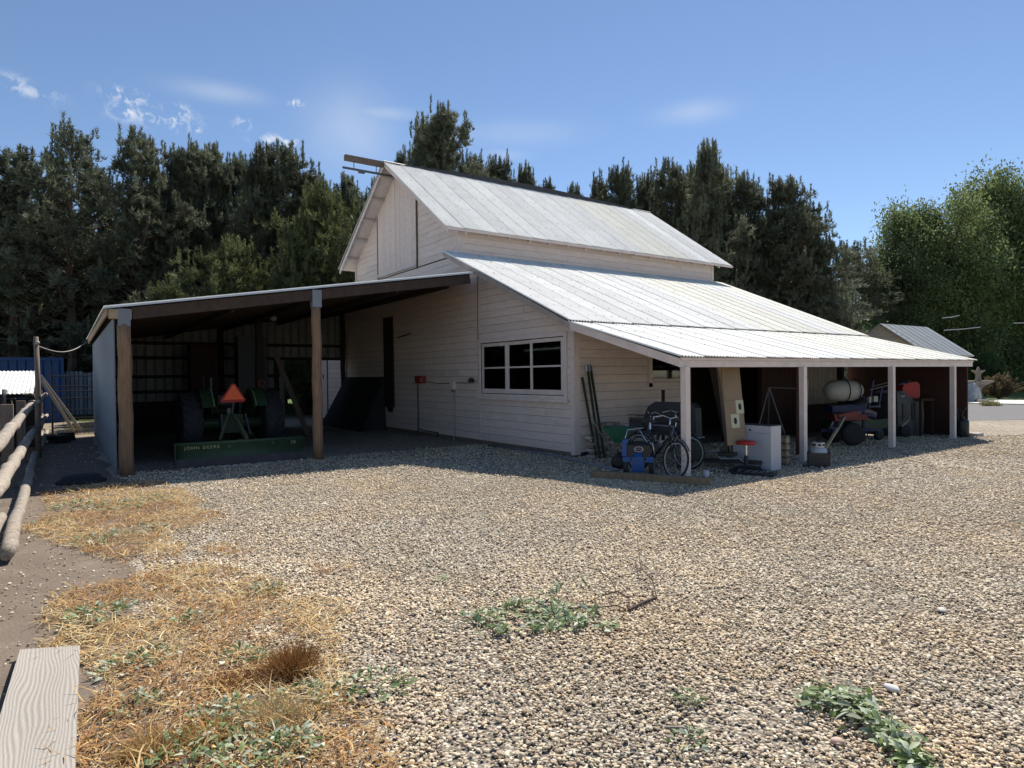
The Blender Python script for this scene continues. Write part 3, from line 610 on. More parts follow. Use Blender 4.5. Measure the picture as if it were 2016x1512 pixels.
# left wall: ribbed metal
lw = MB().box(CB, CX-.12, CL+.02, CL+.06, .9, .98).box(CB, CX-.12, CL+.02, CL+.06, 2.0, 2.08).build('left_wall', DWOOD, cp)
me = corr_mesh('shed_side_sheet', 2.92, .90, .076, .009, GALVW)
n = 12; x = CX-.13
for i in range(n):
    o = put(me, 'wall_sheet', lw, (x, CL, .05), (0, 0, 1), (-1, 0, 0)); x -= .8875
# back wall, seen from inside: pale wide-ribbed sheets over dark girts, open at the barn end
bw = MB()
for z in (1.35, 1.86, 2.5, 3.0): bw.box(CB+.03, CB+.10, -8.3, -.05 if z > 2.4 else -2.55, z, z+.11)
bw = bw.build('back_wall', DWOOD, cp)
y_ = -8.35
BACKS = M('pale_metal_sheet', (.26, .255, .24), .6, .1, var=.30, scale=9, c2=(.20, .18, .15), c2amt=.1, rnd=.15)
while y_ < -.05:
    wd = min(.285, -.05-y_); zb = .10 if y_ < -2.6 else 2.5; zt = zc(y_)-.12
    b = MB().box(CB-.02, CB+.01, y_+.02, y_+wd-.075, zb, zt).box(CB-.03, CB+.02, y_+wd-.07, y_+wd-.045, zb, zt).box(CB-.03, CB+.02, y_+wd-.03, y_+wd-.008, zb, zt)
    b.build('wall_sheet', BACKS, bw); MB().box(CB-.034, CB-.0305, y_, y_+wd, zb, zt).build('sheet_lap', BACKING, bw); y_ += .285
MB().box(CB-.04, CB+.06, -.10, -.03, 2.4, zc(-.1)-.1).build('end_post', TRIM, bw)
MB().box(CB+.08, CB+.16, -8.3, -2.6, .0, 1.08).box(CB+.11, CB+.17, -2.75, -2.6, 0, 2.5).build('lower_boards', DWOOD, cp)
# cable from the roof corner to the tall pole
a = Vector((-8.92, -9.8, 2.72)); b_ = Vector((-14.2, -8.5, 3.12)); pts = [a.lerp(b_, i/14)+Vector((0, 0, -.28*math.sin(math.pi*i/14))) for i in range(15)]
tag(MB().path(pts, .014, 6).build('overhead_cable', M('pale_cable', (.4, .38, .34), .6)), 'sagging cable between the tall thin pole and the shed roof corner', 'cable')
t = thing('ceiling_lamp', 'small white lamp hanging under the shed ceiling', 'lamp', (-9.0, -4.05, 3.52)); MB().lathe([(.02, .0), (.09, .03), (.10, .10), (.03, .16)], (0, 0, 0)).build('shade', WPL, t, True); MB().path([(0, 0, .16), (0, 0, .3)], .01, 5).build('stem', BLK, t)
t = thing('cabinet', 'tall dark red-brown cabinet against the back of the open shed', 'cabinet', (-12.6, -5.4, 0))
MB().box(-.3, .25, -.42, .42, 0, 2.95).build('carcass', RWOOD, t); MB().box(.251, .275, -.41, -.01, .08, 2.9).build('door', RWOOD, t); MB().box(.251, .275, .01, .41, .08, 2.9).build('door', RWOOD, t); MB().path([(.29, -.04, 1.3), (.29, -.04, 1.9)], .012, 6).build('handle', STEEL, t)
t = thing('black_box', 'black upright box behind the tractor in the open shed', 'locker', (-11.7, -4.1, 0)); MB().box(-.3, .25, -.45, .45, 0, 3.2).build('carcass', BLK, t); MB().box(.251, .27, -.43, .43, .1, 3.1).build('door', BLK, t)  # plain black box standing behind the tractor
tag(MB().beam((-10.2, -3.75, 2.75), (-9.4, -2.95, .03), .07, .14).build('leaning_board', OLDW), 'long grey board leaning diagonally behind the right tractor tyre', 'board')

# ================================================================== TRACTOR
tk = thing('tractor', 'old green tractor parked nose-in under the open shed, with orange slow-vehicle triangle and rear blade', 'tractor', (-5.6, -5.98, 0))
def tyre(parent, cx, cy, r, w_, name='rear_wheel'):
    b = MB(); prof = [(.60*r, -w_*.42), (.80*r, -w_*.5), (.94*r, -w_*.44), (.965*r, 0), (.94*r, w_*.44), (.80*r, w_*.5), (.60*r, w_*.42)]
    b.lathe(prof, (cx, cy, r), 'y', 36); tw = b.build(name, RUB, parent, True)
    lg = MB()
    for i in range(22):
        a = 2*math.pi*i/22
        for sg in (-1, 1):
            a2 = a+(.5 if sg > 0 else 0)*2*math.pi/22
            def P_(rad, ang, y): return Vector((cx+rad*math.cos(ang), cy+y, r+rad*math.sin(ang)))
            p = [P_(.955*r, a2, 0), P_(.955*r, a2+.10, 0), P_(.935*r, a2+.42, sg*w_*.48), P_(.935*r, a2+.32, sg*w_*.48)]
            q = [P_(1.0*r, a2+.01, 0), P_(1.0*r, a2+.09, 0), P_(.99*r, a2+.41, sg*w_*.48), P_(.99*r, a2+.33, sg*w_*.48)]
            lg.add(p+q, [(0, 1, 2, 3), (4, 7, 6, 5), (0, 4, 5, 1), (1, 5, 6, 2), (2, 6, 7, 3), (3, 7, 4, 0)])
    lg = lg.build('tyre_lugs', RUB, tw)
    MB().lathe([(.1*r, -.05), (.5*r, -.09), (.6*r, -.14), (.6*r, .14), (.5*r, .09), (.1*r, .05)], (cx, cy, r), 'y', 24).build('rim', M('yellow_rim', (.35, .26, .02), .6), tw, True)
tyre(tk, 0, -.88, .76, .42); tyre(tk, 0, .88, .76, .42); tyre(tk, -2.25, -.62, .36, .18, 'front_wheel'); tyre(tk, -2.25, .62, .36, .18, 'front_wheel')
MB().box(-2.6, -.75, -.26, .26, .72, 1.30).prism([(-2.6, -.2, .5), (-.3, -.2, .5), (-.3, -.2, .74), (-2.6, -.2, .74)], (0, .4, 0)).build('engine_hood', GRN, tk)
MB().box(-.75, .30, -.24, .24, .55, .98).lathe([(.13, -.7), (.15, -.2), (.15, .2), (.13, .7)], (0, 0, .76), 'y', 14).build('transmission', GRN, tk)
MB().box(-2.68, -2.605, -.24, .24, .7, 1.28).build('grille', BLK, tk)
for s_ in (-1, 1):
    b = MB(); n = 12; vs = []
    for i in range(n+1):
        a = R(200-170*i/n); vs += [(.83*math.cos(a), s_*.44, .76+.83*math.sin(a)), (.83*math.cos(a), s_*.70, .76+.83*math.sin(a)), (.62*math.cos(a), s_*.43, .76+.62*math.sin(a))]
    fs = []
    for i in range(n): fs += [(3*i, 3*i+1, 3*i+4, 3*i+3), (3*i, 3*i+3, 3*i+5, 3*i+2)]
    b.add(vs, fs).build('fender', GRN, tk, True)
    b = MB().path([(.83*math.cos(R(200-170*i/n)), s_*.45, .765+.83*math.sin(R(200-170*i/n))) for i in range(n+1)], .016, 6); b.build('fender_edge', M('pale_green', (.16, .19, .09), .6), tk)  # tube in a paler green along the fender rim
    MB().beam((.35, s_*.28, .55), (1.15, s_*.33, .42), .05, .08).build('lift_arm', GRN, tk); MB().path([(.45, s_*.26, 1.0), (.75, s_*.30, .50)], .02, 6).build('lift_link', STEEL, tk)
MB().lathe([(.20, 0), (.22, .04), (.20, .07)], (-.10, 0, 1.12), 'z', 16).box(-.34, -.28, -.2, .2, 1.14, 1.42).build('seat', BLK, tk); MB().box(-.15, -.05, -.04, .04, .95, 1.12).build('seat_post', STEEL, tk)
MB().torus((-.78, 0, 1.48), .20, .014, Matrix.Rotation(R(65), 4, 'Y') @ Matrix.Rotation(R(90), 4, 'X')).build('steering_wheel', BLK, tk); MB().path([(-.78, 0, 1.48), (-1.1, 0, 1.15)], .02, 6).build('steering_column', STEEL, tk)
MB().path([(-1.7, -.1, 1.3), (-1.7, -.1, 1.85)], .03, 8).build('exhaust', STEEL, tk)
MB().torus((.1, .72, 1.70), .075, .014, Matrix.Rotation(R(90), 4, 'Z'), 14).build('tail_lamp', RED, tk)
# triangle
sv = MB().prism([(.62, -.28, 1.27), (.62, .20, 1.27), (.62, .24, 1.32), (.62, .01, 1.70), (.62, -.06, 1.70), (.62, -.31, 1.32)], (-.008, 0, 0)).build('warning_triangle', ORGD, tk)
MB().prism([(.629, -.25, 1.335), (.629, .19, 1.335), (.629, .00, 1.655), (.629, -.05, 1.655)], (-.006, 0, 0)).build('triangle_face', ORG, sv); MB().path([(.6, -.03, 1.28), (.45, -.03, .9)], .02, 6).build('bracket', STEEL, sv)
# rear blade
bl = MB(); prof = []
for i in range(9):
    a = i/8; prof.append((.10*math.sin(math.pi*a)*-1, .02+.50*a))
ya, yb = -1.40, 1.16; xo = 1.93; sk_ = .10
vs = []
for (dx, z) in prof: vs += [(xo+dx, ya, z), (xo+dx+sk_, yb, z), (xo+dx-.02, ya, z), (xo+dx-.02+sk_, yb, z)]
fs = []
for i in range(8): a = 4*i; fs += [(a, a+1, a+5, a+4), (a+2, a+6, a+7, a+3), (a, a+4, a+6, a+2), (a+1, a+3, a+7, a+5)]
blade = bl.add(vs, fs+[(0, 2, 3, 1), (32, 33, 35, 34)]).build('rear_blade', M('blade_green', (.045, .085, .045), .6, var=.25, scale=3, c2=(.07, .045, .03), c2amt=.0, bump=.2), tk, True)
MB().prism([(xo+.022, ya, .0), (xo+.022+sk_, yb, .0), (xo+.0+sk_, yb, .19), (xo+.0, ya, .19)], (-.015, 0, 0)).build('cutting_edge', M('rusty_edge', (.07, .06, .06), .7, var=.3), blade)
MB().prism([(xo-.02, ya-.02, 0), (xo+.06, ya-.02, 0), (xo+.03, ya-.02, .52), (xo-.15, ya-.02, .52)], (0, .018, 0)).build('end_plate', GRN, blade)
MB().beam((.5, 0, .95), (1.75, 0, .52), .06, .10).beam((.45, -.1, 1.0), (1.3, -.45, .5), .04, .06).beam((1.15, 0, .42), (1.9, -.4, .42), .08, .1).beam((1.15, 0, .42), (1.95, .5, .42), .05, .06).build('blade_frame', M('frame_olive', (.13, .14, .07), .6), tk)
def text_obj(txt, size, name, mat, parent, mat4, sp=1.0, ext=.002):
    cu = bpy.data.curves.new(name, 'FONT'); cu.body = txt; cu.size = size; cu.extrude = ext; cu.space_character = sp
    o = bpy.data.objects.new(name, cu); col.objects.link(o); bpy.context.view_layer.update()
    me = bpy.data.meshes.new_from_object(o.evaluated_get(bpy.context.evaluated_depsgraph_get())); bpy.data.objects.remove(o)
    me.materials.append(mat) if not me.materials else None
    me.materials.clear(); me.materials.append(mat)
    q = link(me, name, parent); q.matrix_local = mat4; return q
LET = M('yellow_lettering', (.50, .46, .22), .6)
def onblade(y, z): 
    a = (z-.02)/.5; return Vector((xo-.10*math.sin(math.pi*a)+sk_*(y-ya)/(yb-ya)+.006, y, z))
bx = Vector((sk_/(yb-ya), 1, 0)).normalized(); bz = Vector((.10*.5*1.2, 0, 1)).normalized(); bn = bx.cross(bz)
for txt, y_ in (('JOHN DEERE', -1.24), ('30', .86)):
    p_ = onblade(y_, .375)+Vector((.034, 0, 0)); text_obj(txt, .095, 'lettering', LET, blade, Matrix(((bx.x, bz.x, bn.x, p_.x), (bx.y, bz.y, bn.y, p_.y), (bx.z, bz.z, bn.z, p_.z), (0, 0, 0, 1))), 1.28)

# ================================================================== LEFT: FENCE, GATE, PEN, CONTAINER
fe = thing('rail_fence', 'rustic fence of thick peeled log rails on timber posts at the left edge', 'fence', (0, -9.8, 0))
def log(p, q, r0, r1, par, name='rail'):
    p, q = Vector(p), Vector(q); k = max(4, int((q-p).length/.35)); pts = []; rs = []
    sd_ = random.random()*50
    for i in range(k+1):
        t = i/k; c = p.lerp(q, t); pts.append(c+Vector((0, .025*fnoise(i*.5, sd_), .03*fnoise(i*.5, sd_+9)))); rs.append((r0+(r1-r0)*t)*.84*(1+.12*fnoise(i*.8, sd_+4)))
    rs[0] *= .86; rs[-1] *= .86
    MB().path(pts, rs, 12, jit=.07).build(name, LOGM, par, True)
F0 = (0, -9.8, 0)
log((3.6, .04, 1.16), (-7.05, .0, 1.30), .082, .070, fe); log((3.3, .03, .74), (-7.9, .0, .66), .092, .080, fe); log((2.8, .10, .10), (-7.7, .03, .15), .088, .075, fe)
log((6.0, -.05, .32), (1.75, .0, .30), .08, .075, fe); 
for (a, b_, z0, z1) in ((-8.0, -14.5, 1.32, 1.40), (-8.1, -15.2, .72, .70), (-8.2, -15.6, .20, .16)): log((a, .10, z0), (b_, .12, z1), .072, .062, fe)
for (a, b_, z0, z1) in ((-13.6, -17.2, 1.25, 1.30), (-13.2, -17.4, .62, .60), (-13.0, -17.0, .12, .12)): log((a, .0, z0), (b_, -.02, z1), .07, .06, fe)
for x, y_, w_, h in ((1.2, -.17, .16, 1.45), (-3.0, -.2, .17, 1.42), (-7.2, -.2, .16, 1.38), (-10.9, -.1, .16, 1.42), (-14.0, -.2, .16, 1.45), (-17.2, -.12, .18, 1.5), (4.6, -.2, .17, 1.4)):
    MB().box(x-w_/2, x+w_/2, y_-w_/2, y_+w_/2, -.05, h).build('post', OLDW, fe)
for x, z in ((-7.2, .7), (-7.2, 1.28), (-10.9, .75), (-10.9, 1.35), (-13.8, .7)): MB().torus((x, 0, z), .095, .012, Matrix.Rotation(R(90), 4, 'Z'), 14, 5).build('wire_tie', STEEL, fe)
t = thing('tall_pole', 'tall thin weathered pole rising beside the log fence, cable fixed to its top', 'pole', (-8.05, -9.72, 0))
MB().path([(0, 0, -.05), (-.01, 0, .8), (-.05, .01, 1.7), (-.10, -.01, 2.86)], [.062, .058, .055, .05], 10, jit=.05).build('pole', OLDW, t, True); MB().lathe([(.02, 0), (.045, .03), (.045, .07), (.02, .10)], (-.04, .02, 2.66)).build('insulator', WPL, t, True)
MB().path([(0, -.07, .75), (.5, -.1, .62), (1.6, -.12, .48), (3, -.1, .62)], .009, 5).build('wire', STEEL, t)
gt = thing('pipe_gate', 'dark seven-bar metal pipe gate between the log fence and the shed', 'gate', (-16.3, -9.5, 0))
for z in (1.98, 1.62, 1.45, 1.21, .80, .52, .20): MB().path([(0, -.04, z), (0, 3.6, z)], .022, 8).build('bar', BLK, gt)
for y_ in (-.05, 1.75, 3.6): MB().path([(0, y_, -.02 if y_ < 0 else .18), (0, y_, 2.02 if y_ > 0 else 2.35)], .03, 8).build('upright', BLK, gt)
for i, (a, b_) in enumerate((((-15.6, -9.85, 2.0), (-15.5, -8.75, .12)), ((-15.45, -9.82, 1.85), (-15.4, -8.95, .12)))):
    tag(MB().beam(a, b_, .05, .09).build('brace_board', M('grey_board', (.30, .28, .24), .8)), ['upper long grey board slanting across the pipe gate', 'lower, shorter grey board slanting across the pipe gate'][i], 'board', 'boards leaning on the gate')
t = thing('rubber_feed_pan', 'black rubber feed pan lying upside down beside the left shed post', 'feed pan', (-2.95, -8.97, 0)); MB().lathe([(.37, .0), (.375, .03), (.33, .05), (.27, .13), (.02, .145)], (0, 0, 0), n=28).build('pan', RUB, t, True); MB().torus((0, 0, .025), .37, .02, Matrix.Rotation(R(90), 4, 'X')).build('rim', RUB, t)
t = thing('black_bundle', 'dark crumpled tarp bundle at the foot of the pipe gate', 'tarp', (-12.6, -9.35, 0))
b = MB(); 
for k in range(7):
    a = random.random()*6; b.lathe([(.05, 0), (.26, .03), (.22, .14+.1*random.random()), (.05, .24)], (.42*math.cos(a), .22*math.sin(a), 0), n=9)
b.build('tarp', BLK, t)
# pen shelter behind the fence
sh = thing('pen_shelter', 'low pen shelter with bright corrugated roof behind the log fence', 'shelter', (-12, -11.4, 0))
me = corr_mesh('shelter_sheet', 3.4, 1.0, .09, .012, GALV)
rb = MB().box(-1.4, 1.9, -1.4, 1.55, 1.38, 1.44).build('roof_frame', DWOOD, sh)
for k in range(3): put(me, 'roof_sheet', rb, (-1.45, -1.42+.98*k, 2.12), (3.3, 0, -.62), (0, 1, 0))
for x in (-1.3, 1.8):
    for y_ in (-1.3, 1.45): MB().box(x-.07, x+.07, y_-.07, y_+.07, 0, 1.95 if x < 0 else 1.5).build('post', OLDW, sh)
for k in range(6): MB().box(1.86, 1.90, -1.4+.5*k, -.93+.5*k, .1, 1.36).build('side_board', DWOOD, sh)
pn = thing('pen_wall', 'dark upright timbers of an animal pen close behind the log rails', 'pen wall', (-7, -10.55, 0))
for x, w_, h in ((-8.2, .35, 1.30), (-6.6, .34, 1.22), (-5.2, .5, 1.18), (-3.6, .4, 1.10), (-2.2, .45, 1.0), (-.6, .5, .95), (1.0, .45, .95), (2.6, .4, .9), (4.6, .5, .9)): MB().box(x-w_/2+.0, x+w_/2, -.06, .06, 0, h).build('timber', DWOOD if x > -6 else OLDW, pn)
MB().prism([(-3.4, .10, 1.15), (-1.9, .10, 1.05), (-2.2, .10, 1.62), (-3.5, .10, 1.60)], (0, .03, .0)).build('metal_sheet', BLK, pn)
for z in (.35, .8): MB().box(-9, 12.2, -.12, -.061, z, z+.14).build('pen_rail', DWOOD, pn)
# shipping container
ct = thing('shipping_container', 'dark blue corrugated shipping container at the far left', 'container', (-24, -9.2, 0))
MB().box(-6, -.04, -6, -.03, .12, 2.72).build('body', CBLUE, ct)
for k in range(20): 
    y0 = -.12-.3*k; MB().prism([(-.04, y0, .2), (.0, y0-.05, .2), (.0, y0-.14, .2), (-.04, y0-.19, .2)], (0, 0, 2.5)).build('rib', CBLUE, ct)
MB().box(-.08, .02, -.10, .0, 0, 2.85).build('corner_post', CBLUE, ct); MB().box(-.08, .02, -6, -.101, 2.71, 2.85).box(-.08, .02, -6, -.101, 0, .19).box(-6, -.081, -.08, 0, 2.71, 2.85).build('rail', CBLUE, ct)
wfn = thing('slat_fence', 'distant whitish vertical board fence beyond the pipe gate', 'fence', (-28.6, -9.35, 0))
for k in range(32): MB().box(-.02, .02, .18*k-.3, .18*k-.16, .1, 2.2+.1*random.random()).build('fence_board', M('whitewashed_board', (.42, .44, .47), .8, rnd=.3), wfn)
for k in range(4): MB().box(.03, .15, -.4+1.8*k, -.26+1.8*k, 0, 2.6).build('post', M('white_post', (.45, .46, .48), .8), wfn)
for z in (.5, 1.9): MB().box(-.08, -.021, -.4, 5.5, z, z+.12).build('fence_rail', OLDW, wfn)
t = thing('orange_shrub', 'dry twiggy weeds growing at the foot of the pipe gate', 'weeds', (-15.9, -8.9, 0))
b = MB()
for k in range(60):
    a = random.random()*6.28; r_ = random.random()*.5; p = Vector((r_*math.cos(a)*.6, r_*math.sin(a), 0)); q = p+Vector((.2*random.uniform(-1, 1), .25*random.uniform(-1, 1), random.uniform(.15, .55))); b.path([p, (p+q)/2+Vector((.03, 0, .03)), q], .006, 3)
b.build('stems', M('dry_stem', (.28, .19, .09), .9), t)

# plank in the foreground
pk = MB(); A, B_, C_, D_ = (5.60, -9.46), (5.76, -9.14), (7.9, -9.20), (7.75, -9.55)
k = 14; vs = []
for i in range(k+1):
    t_ = i/k; wv_ = .004*math.sin(i*1.7)
    l = np.array(A)*(1-t_)+np.array(D_)*t_; r_ = np.array(B_)*(1-t_)+np.array(C_)*t_
    for (p, z) in ((l, .028), (r_, .030), (r_, .066), (l, .064)): vs.append((p[0]+(wv_ if p is l else -wv_), p[1], z+.004*math.sin(i*.6)))
fs = [(4*i+j, 4*i+(j+1) % 4, 4*i+4+(j+1) % 4, 4*i+4+j) for i in range(k) for j in range(4)]+[(0, 3, 2, 1), (4*k, 4*k+1, 4*k+2, 4*k+3)]
tag(pk.add(vs, fs).build('wooden_plank', PLANK), 'wide grey weathered plank with strong grain lying in the foreground grass', 'plank')
tag(MB().beam((2.35, -1.62, .065), (4.14, -.70, .065), .12, .125).build('timber_beam', M('old_timber', (.22, .16, .10), .85, var=.3, scale=6, stretch=(3, 3, 1), bump=.4)), 'square timber lying on gravel in front of the first porch post', 'timber')

# ================================================================== UNDER THE PORCH
for i, (a, b_, tip) in enumerate((((.34, .30, 0), (.06, .16, 1.76), 0), ((.50, .26, 0), (.10, .27, 2.02), 1), ((.56, .34, 0), (.10, .36, 2.02), 1))):
    t = thing('steel_stake', ['shortest dark green steel stake leaning in the porch corner', 'white-tipped green steel stake leaning in the corner, nearest the dark one', 'white-tipped green steel stake leaning in the corner, right of its twin'][i], 'stake', (0, 0, 0), group='steel fence stakes in the porch corner')
    a, b_ = Vector(a), Vector(b_); MB().beam(a, b_, .06, .02).beam(a+Vector((.016, -.016, 0)), b_+Vector((.016, -.016, 0)), .016, .055).build('shaft', M('stake_green', (.03, .04, .022), .6, var=.3), t)
    if tip: MB().beam(b_.lerp(a, .07), b_+(b_-a)*.003, .07, .05).build('white_tip', WPT, t)
bs_ = thing('brick_stack', 'rough stack of pale broken bricks in the porch corner', 'brick stack', (.08, .14, 0))
for z in range(11):
    for k in range(6 if z < 8 else 4):
        L_ = random.uniform(.17, .23); x0 = random.uniform(0, .06); y0 = .02+k*.235+random.uniform(-.01, .01)+.1*(z % 2)
        if z > 6 and k in (0, 5): continue
        mt_ = Matrix.Translation((x0+.10, y0+.11, z*.068)) @ Matrix.Rotation(random.uniform(-.12, .12), 4, 'Z')
        MB().box(-.08, .09+random.uniform(0, .05), -L_/2, L_/2, 0, .060, mt_).build('brick', BRICKM, bs_)
# front wheel, frame etc: local x = forward
def bicycle(label, loc, rz, paint, lean=6, basket=False, rack=False, rims=M('grey_rim', (.42, .41, .38), .5)):
    t = thing('bicycle', label, 'bicycle', loc, rz, 'bicycles under the porch'); t.rotation_euler = (R(lean), 0, rz); r = .33
    for x, nm in ((0, 'rear_wheel'), (1.02, 'front_wheel')):
        wh = MB().torus((x, 0, r), r-.02, .019).build(nm, RUB, t, True); MB().torus((x, 0, r), r-.045, .012).build('rim', rims, wh, True)
        s_ = MB()
        for i in range(14):
            a = 2*math.pi*i/14; s_.path([(x, .02*(-1)**i, r), (x+(r-.05)*math.cos(a), 0, r+(r-.05)*math.sin(a))], .0035, 3, False)
        s_.lathe([(.02, -.04), (.02, .04)], (x, 0, r), 'y', 8).build('spokes', STEEL, wh)
    f_ = MB(); sp, hp, bb = (.30, 0, .80), (.80, 0, .82), (.42, 0, .30)
    for a, b_, q in ((bb, sp, .017), (bb, (.83, 0, .70), .019), (sp, hp, .017), (bb, (0, .03, r), .011), ((.31, 0, .74), (0, .03, r), .011), ((.79, 0, .90), (.85, 0, .66), .019), ((.85, .04, .66), (1.02, .05, r), .013), ((.85, -.04, .66), (1.02, -.05, r), .013), (bb, (0, -.03, r), .011)): f_.path([a, b_], q, 8)
    f_.build('frame', paint, t, True)
    MB().path([(.27, 0, .80), (.25, 0, .93)], .013, 6).build('seat_post', CHR, t); MB().prism([(.10, -.08, .93), (.10, .08, .93), (.26, .04, .93), (.38, .012, .93), (.38, -.012, .93), (.26, -.04, .93)], (0, 0, .05)).build('saddle', BLK, t)
    MB().path([(.68, -.30, 1.02), (.78, -.16, 1.07), (.79, 0, 1.03), (.78, .16, 1.07), (.68, .30, 1.02)], .012, 7).path([(.79, 0, 1.03), (.79, 0, .88)], .014, 7).build('handlebar', CHR, t, True)
    for s_ in (-1, 1): MB().path([(.68, s_*.30, 1.02), (.57, s_*.33, .99)], .018, 7).build('grip', BLK, t)
    MB().lathe([(.09, -.004), (.09, .004)], (bb[0], -.06, bb[2]), 'y', 18).path([(bb[0], -.07, bb[2]), (bb[0]+.13, -.09, bb[2]-.10)], .01, 5).box(bb[0]+.09, bb[0]+.18, -.19, -.09, bb[2]-.12, bb[2]-.10).build('crank', STEEL, t)
    b = MB(); 
    for s_ in (1.02,): b.torus((s_, 0, r), r+.03, .014, None, 14, 5, (.08, .42))
    b.build('mudguard', STEEL, t)
    if basket:
        bk_ = MB()
        for i in range(6):
            bk_.path([(.88+.06*i, -.17, 1.0), (.90+.05*i, -.13, .76)], .004, 3).path([(.88+.06*i, .17, 1.0), (.90+.05*i, .13, .76)], .004, 3)
        for z, e in ((1.0, .17), (.88, .15), (.76, .13)): bk_.path([(.86, -e, z), (1.2, -e, z), (1.2, e, z), (.86, e, z), (.86, -e, z)], .006, 4)
        bk_.box(.88, 1.18, -.14, .14, .76, .95).build('basket', BLK, t)
    return t
bicycle('black bicycle with pale grey rims standing nearest the first porch post', (2.30, -.46, 0), R(-8), BLK, -7)
bicycle('bicycle with black basket leaning behind the blue machine', (2.75, .42, 0), R(198), M('frame_grey', (.20, .20, .24), .4, .3), 5, basket=True)
bicycle('third bicycle, mostly hidden behind the others against the tray', (1.25, .75, 0), R(8), M('frame_dark', (.05, .05, .08), .4), -4)
t = thing('barrow_tray', 'dark grey rounded tray stored upright under the side window', 'wheelbarrow', (.9, 1.95, 0), R(12))
b = MB(); pr = [(-.62, .42), (-.60, .78), (-.48, 1.05), (-.30, 1.16), (.55, 1.16), (.66, 1.05), (.68, .42)]
b.prism([(x, 0, z) for x, z in pr], (0, .30, 0)).build('tray', GPL, t); b = MB().prism([(x*1.04, -.02, .42+(z-.42)*1.03) for x, z in pr], (0, .02, 0)).build('rim', GPL, t)
for x in (-.18, .42): MB().beam((x, .1, .3), (x, .12, 1.45), .07, .05).build('handle', DWOOD, t)
MB().beam((-.4, .1, 0), (-.3, .1, .42), .05, .05).beam((.5, .1, 0), (.4, .1, .42), .05, .05).build('leg', DWOOD, t)
t = thing('seed_spreader', 'green hopper spreader standing behind the stakes', 'spreader', (1.80, -.42, 0), R(40))
b = MB(); 
for (z0, z1, a0, a1) in ((.50, .80, .09, .30),):
    o4 = [(-a1, -a1*.7, z1), (a1, -a1*.7, z1), (a1, a1*.7, z1), (-a1, a1*.7, z1)]; i4 = [(-a0, -a0, z0), (a0, -a0, z0), (a0, a0, z0), (-a0, a0, z0)]
    ii = [(-a1+.02, -a1*.7+.02, z1), (a1-.02, -a1*.7+.02, z1), (a1-.02, a1*.7-.02, z1), (-a1+.02, a1*.7-.02, z1)]; jj = [(-a0+.01, -a0+.01, z0+.03), (a0-.01, -a0+.01, z0+.03), (a0-.01, a0-.01, z0+.03), (-a0+.01, a0-.01, z0+.03)]
    b.add(o4+i4+ii+jj, [(0, 4, 5, 1), (1, 5, 6, 2), (2, 6, 7, 3), (3, 7, 4, 0), (0, 1, 9, 8), (1, 2, 10, 9), (2, 3, 11, 10), (3, 0, 8, 11), (8, 9, 13, 12), (9, 10, 14, 13), (10, 11, 15, 14), (11, 8, 12, 15), (12, 13, 14, 15), (4, 7, 6, 5)])
b.build('hopper', TGRN, t)
for s_ in (-1, 1): MB().lathe([(.05, -.03), (.14, -.035), (.14, .035), (.05, .03)], (0, s_*.22, .14), 'y', 18).build('wheel', BLK, t, True)
MB().path([(0, -.2, .14), (0, .2, .14)], .012, 6).path([(-.1, -.1, .5), (-.1, -.1, .14), (-.1, .1, .14), (-.1, .1, .5)], .012, 6).path([(-.2, 0, .4), (-.5, 0, .9)], .015, 6).build('frame', STEEL, t)
# blue machine
bm = thing('blue_machine', 'small blue wheeled power machine with black engine cover behind the timber', 'power machine', (2.70, -.83, 0), R(42)); bm.scale = (.80, .80, .84)
MB().box(-.14, .12, -.18, .02, .10, .42).prism([(-.10, -.181, .42), (.08, -.181, .42), (.08, -.10, .50), (-.10, -.10, .50)], (0, .12, 0)).build('front_housing', BLU, bm)
MB().box(-.24, .26, -.10, .24, .42, .66).prism([(-.24, -.10, .66), (.26, -.10, .66), (.24, .0, .72), (-.22, .0, .72)], (0, .2, 0)).build('engine_cover', BLK, bm)
for x0, x1 in ((-.34, -.17), (.17, .33)): MB().box(x0, x1, -.16, .10, .31, .42).build('fender', BLU, bm)
MB().box(-.36, -.25, -.12, .12, .43, .70).prism([(-.36, -.12, .70), (-.22, -.12, .70), (-.22, -.12, .78), (-.33, -.12, .78)], (0, .2, 0)).build('side_tank', BLU, bm)
for x in (-.27, .28):
    wh = MB().lathe([(.05, -.05), (.17, -.055), (.185, 0), (.17, .055), (.05, .05)], (x, -.03, .185), 'x', 22).build('wheel', RUB, bm, True); MB().lathe([(.02, -.062), (.10, -.056), (.10, .056), (.02, .062)], (x, -.03, .185), 'x', 16).build('hub', WPL, wh, True)
em = MB().torus((.01, -.112, .575), .052, .007, Matrix.Diagonal((1.75, 1, 1, 1)), 26, 5).build('oval_emblem', WPT, bm)
MB().path([(-.05, -.113, .57), (-.03, -.113, .59), (-.01, -.113, .565), (.02, -.113, .592), (.04, -.113, .57), (.07, -.113, .585)], .005, 4).build('script_mark', WPT, em)
MB().path([(.02, .15, .98), (.12, .05, .80), (.22, .0, .70), (.31, -.05, .70), (.35, -.08, .45)], .013, 7).path([(-.3, .15, .78), (-.25, .3, .95), (.1, .3, 1.0)], .012, 6).build('handle_tube', CHR, bm, True)
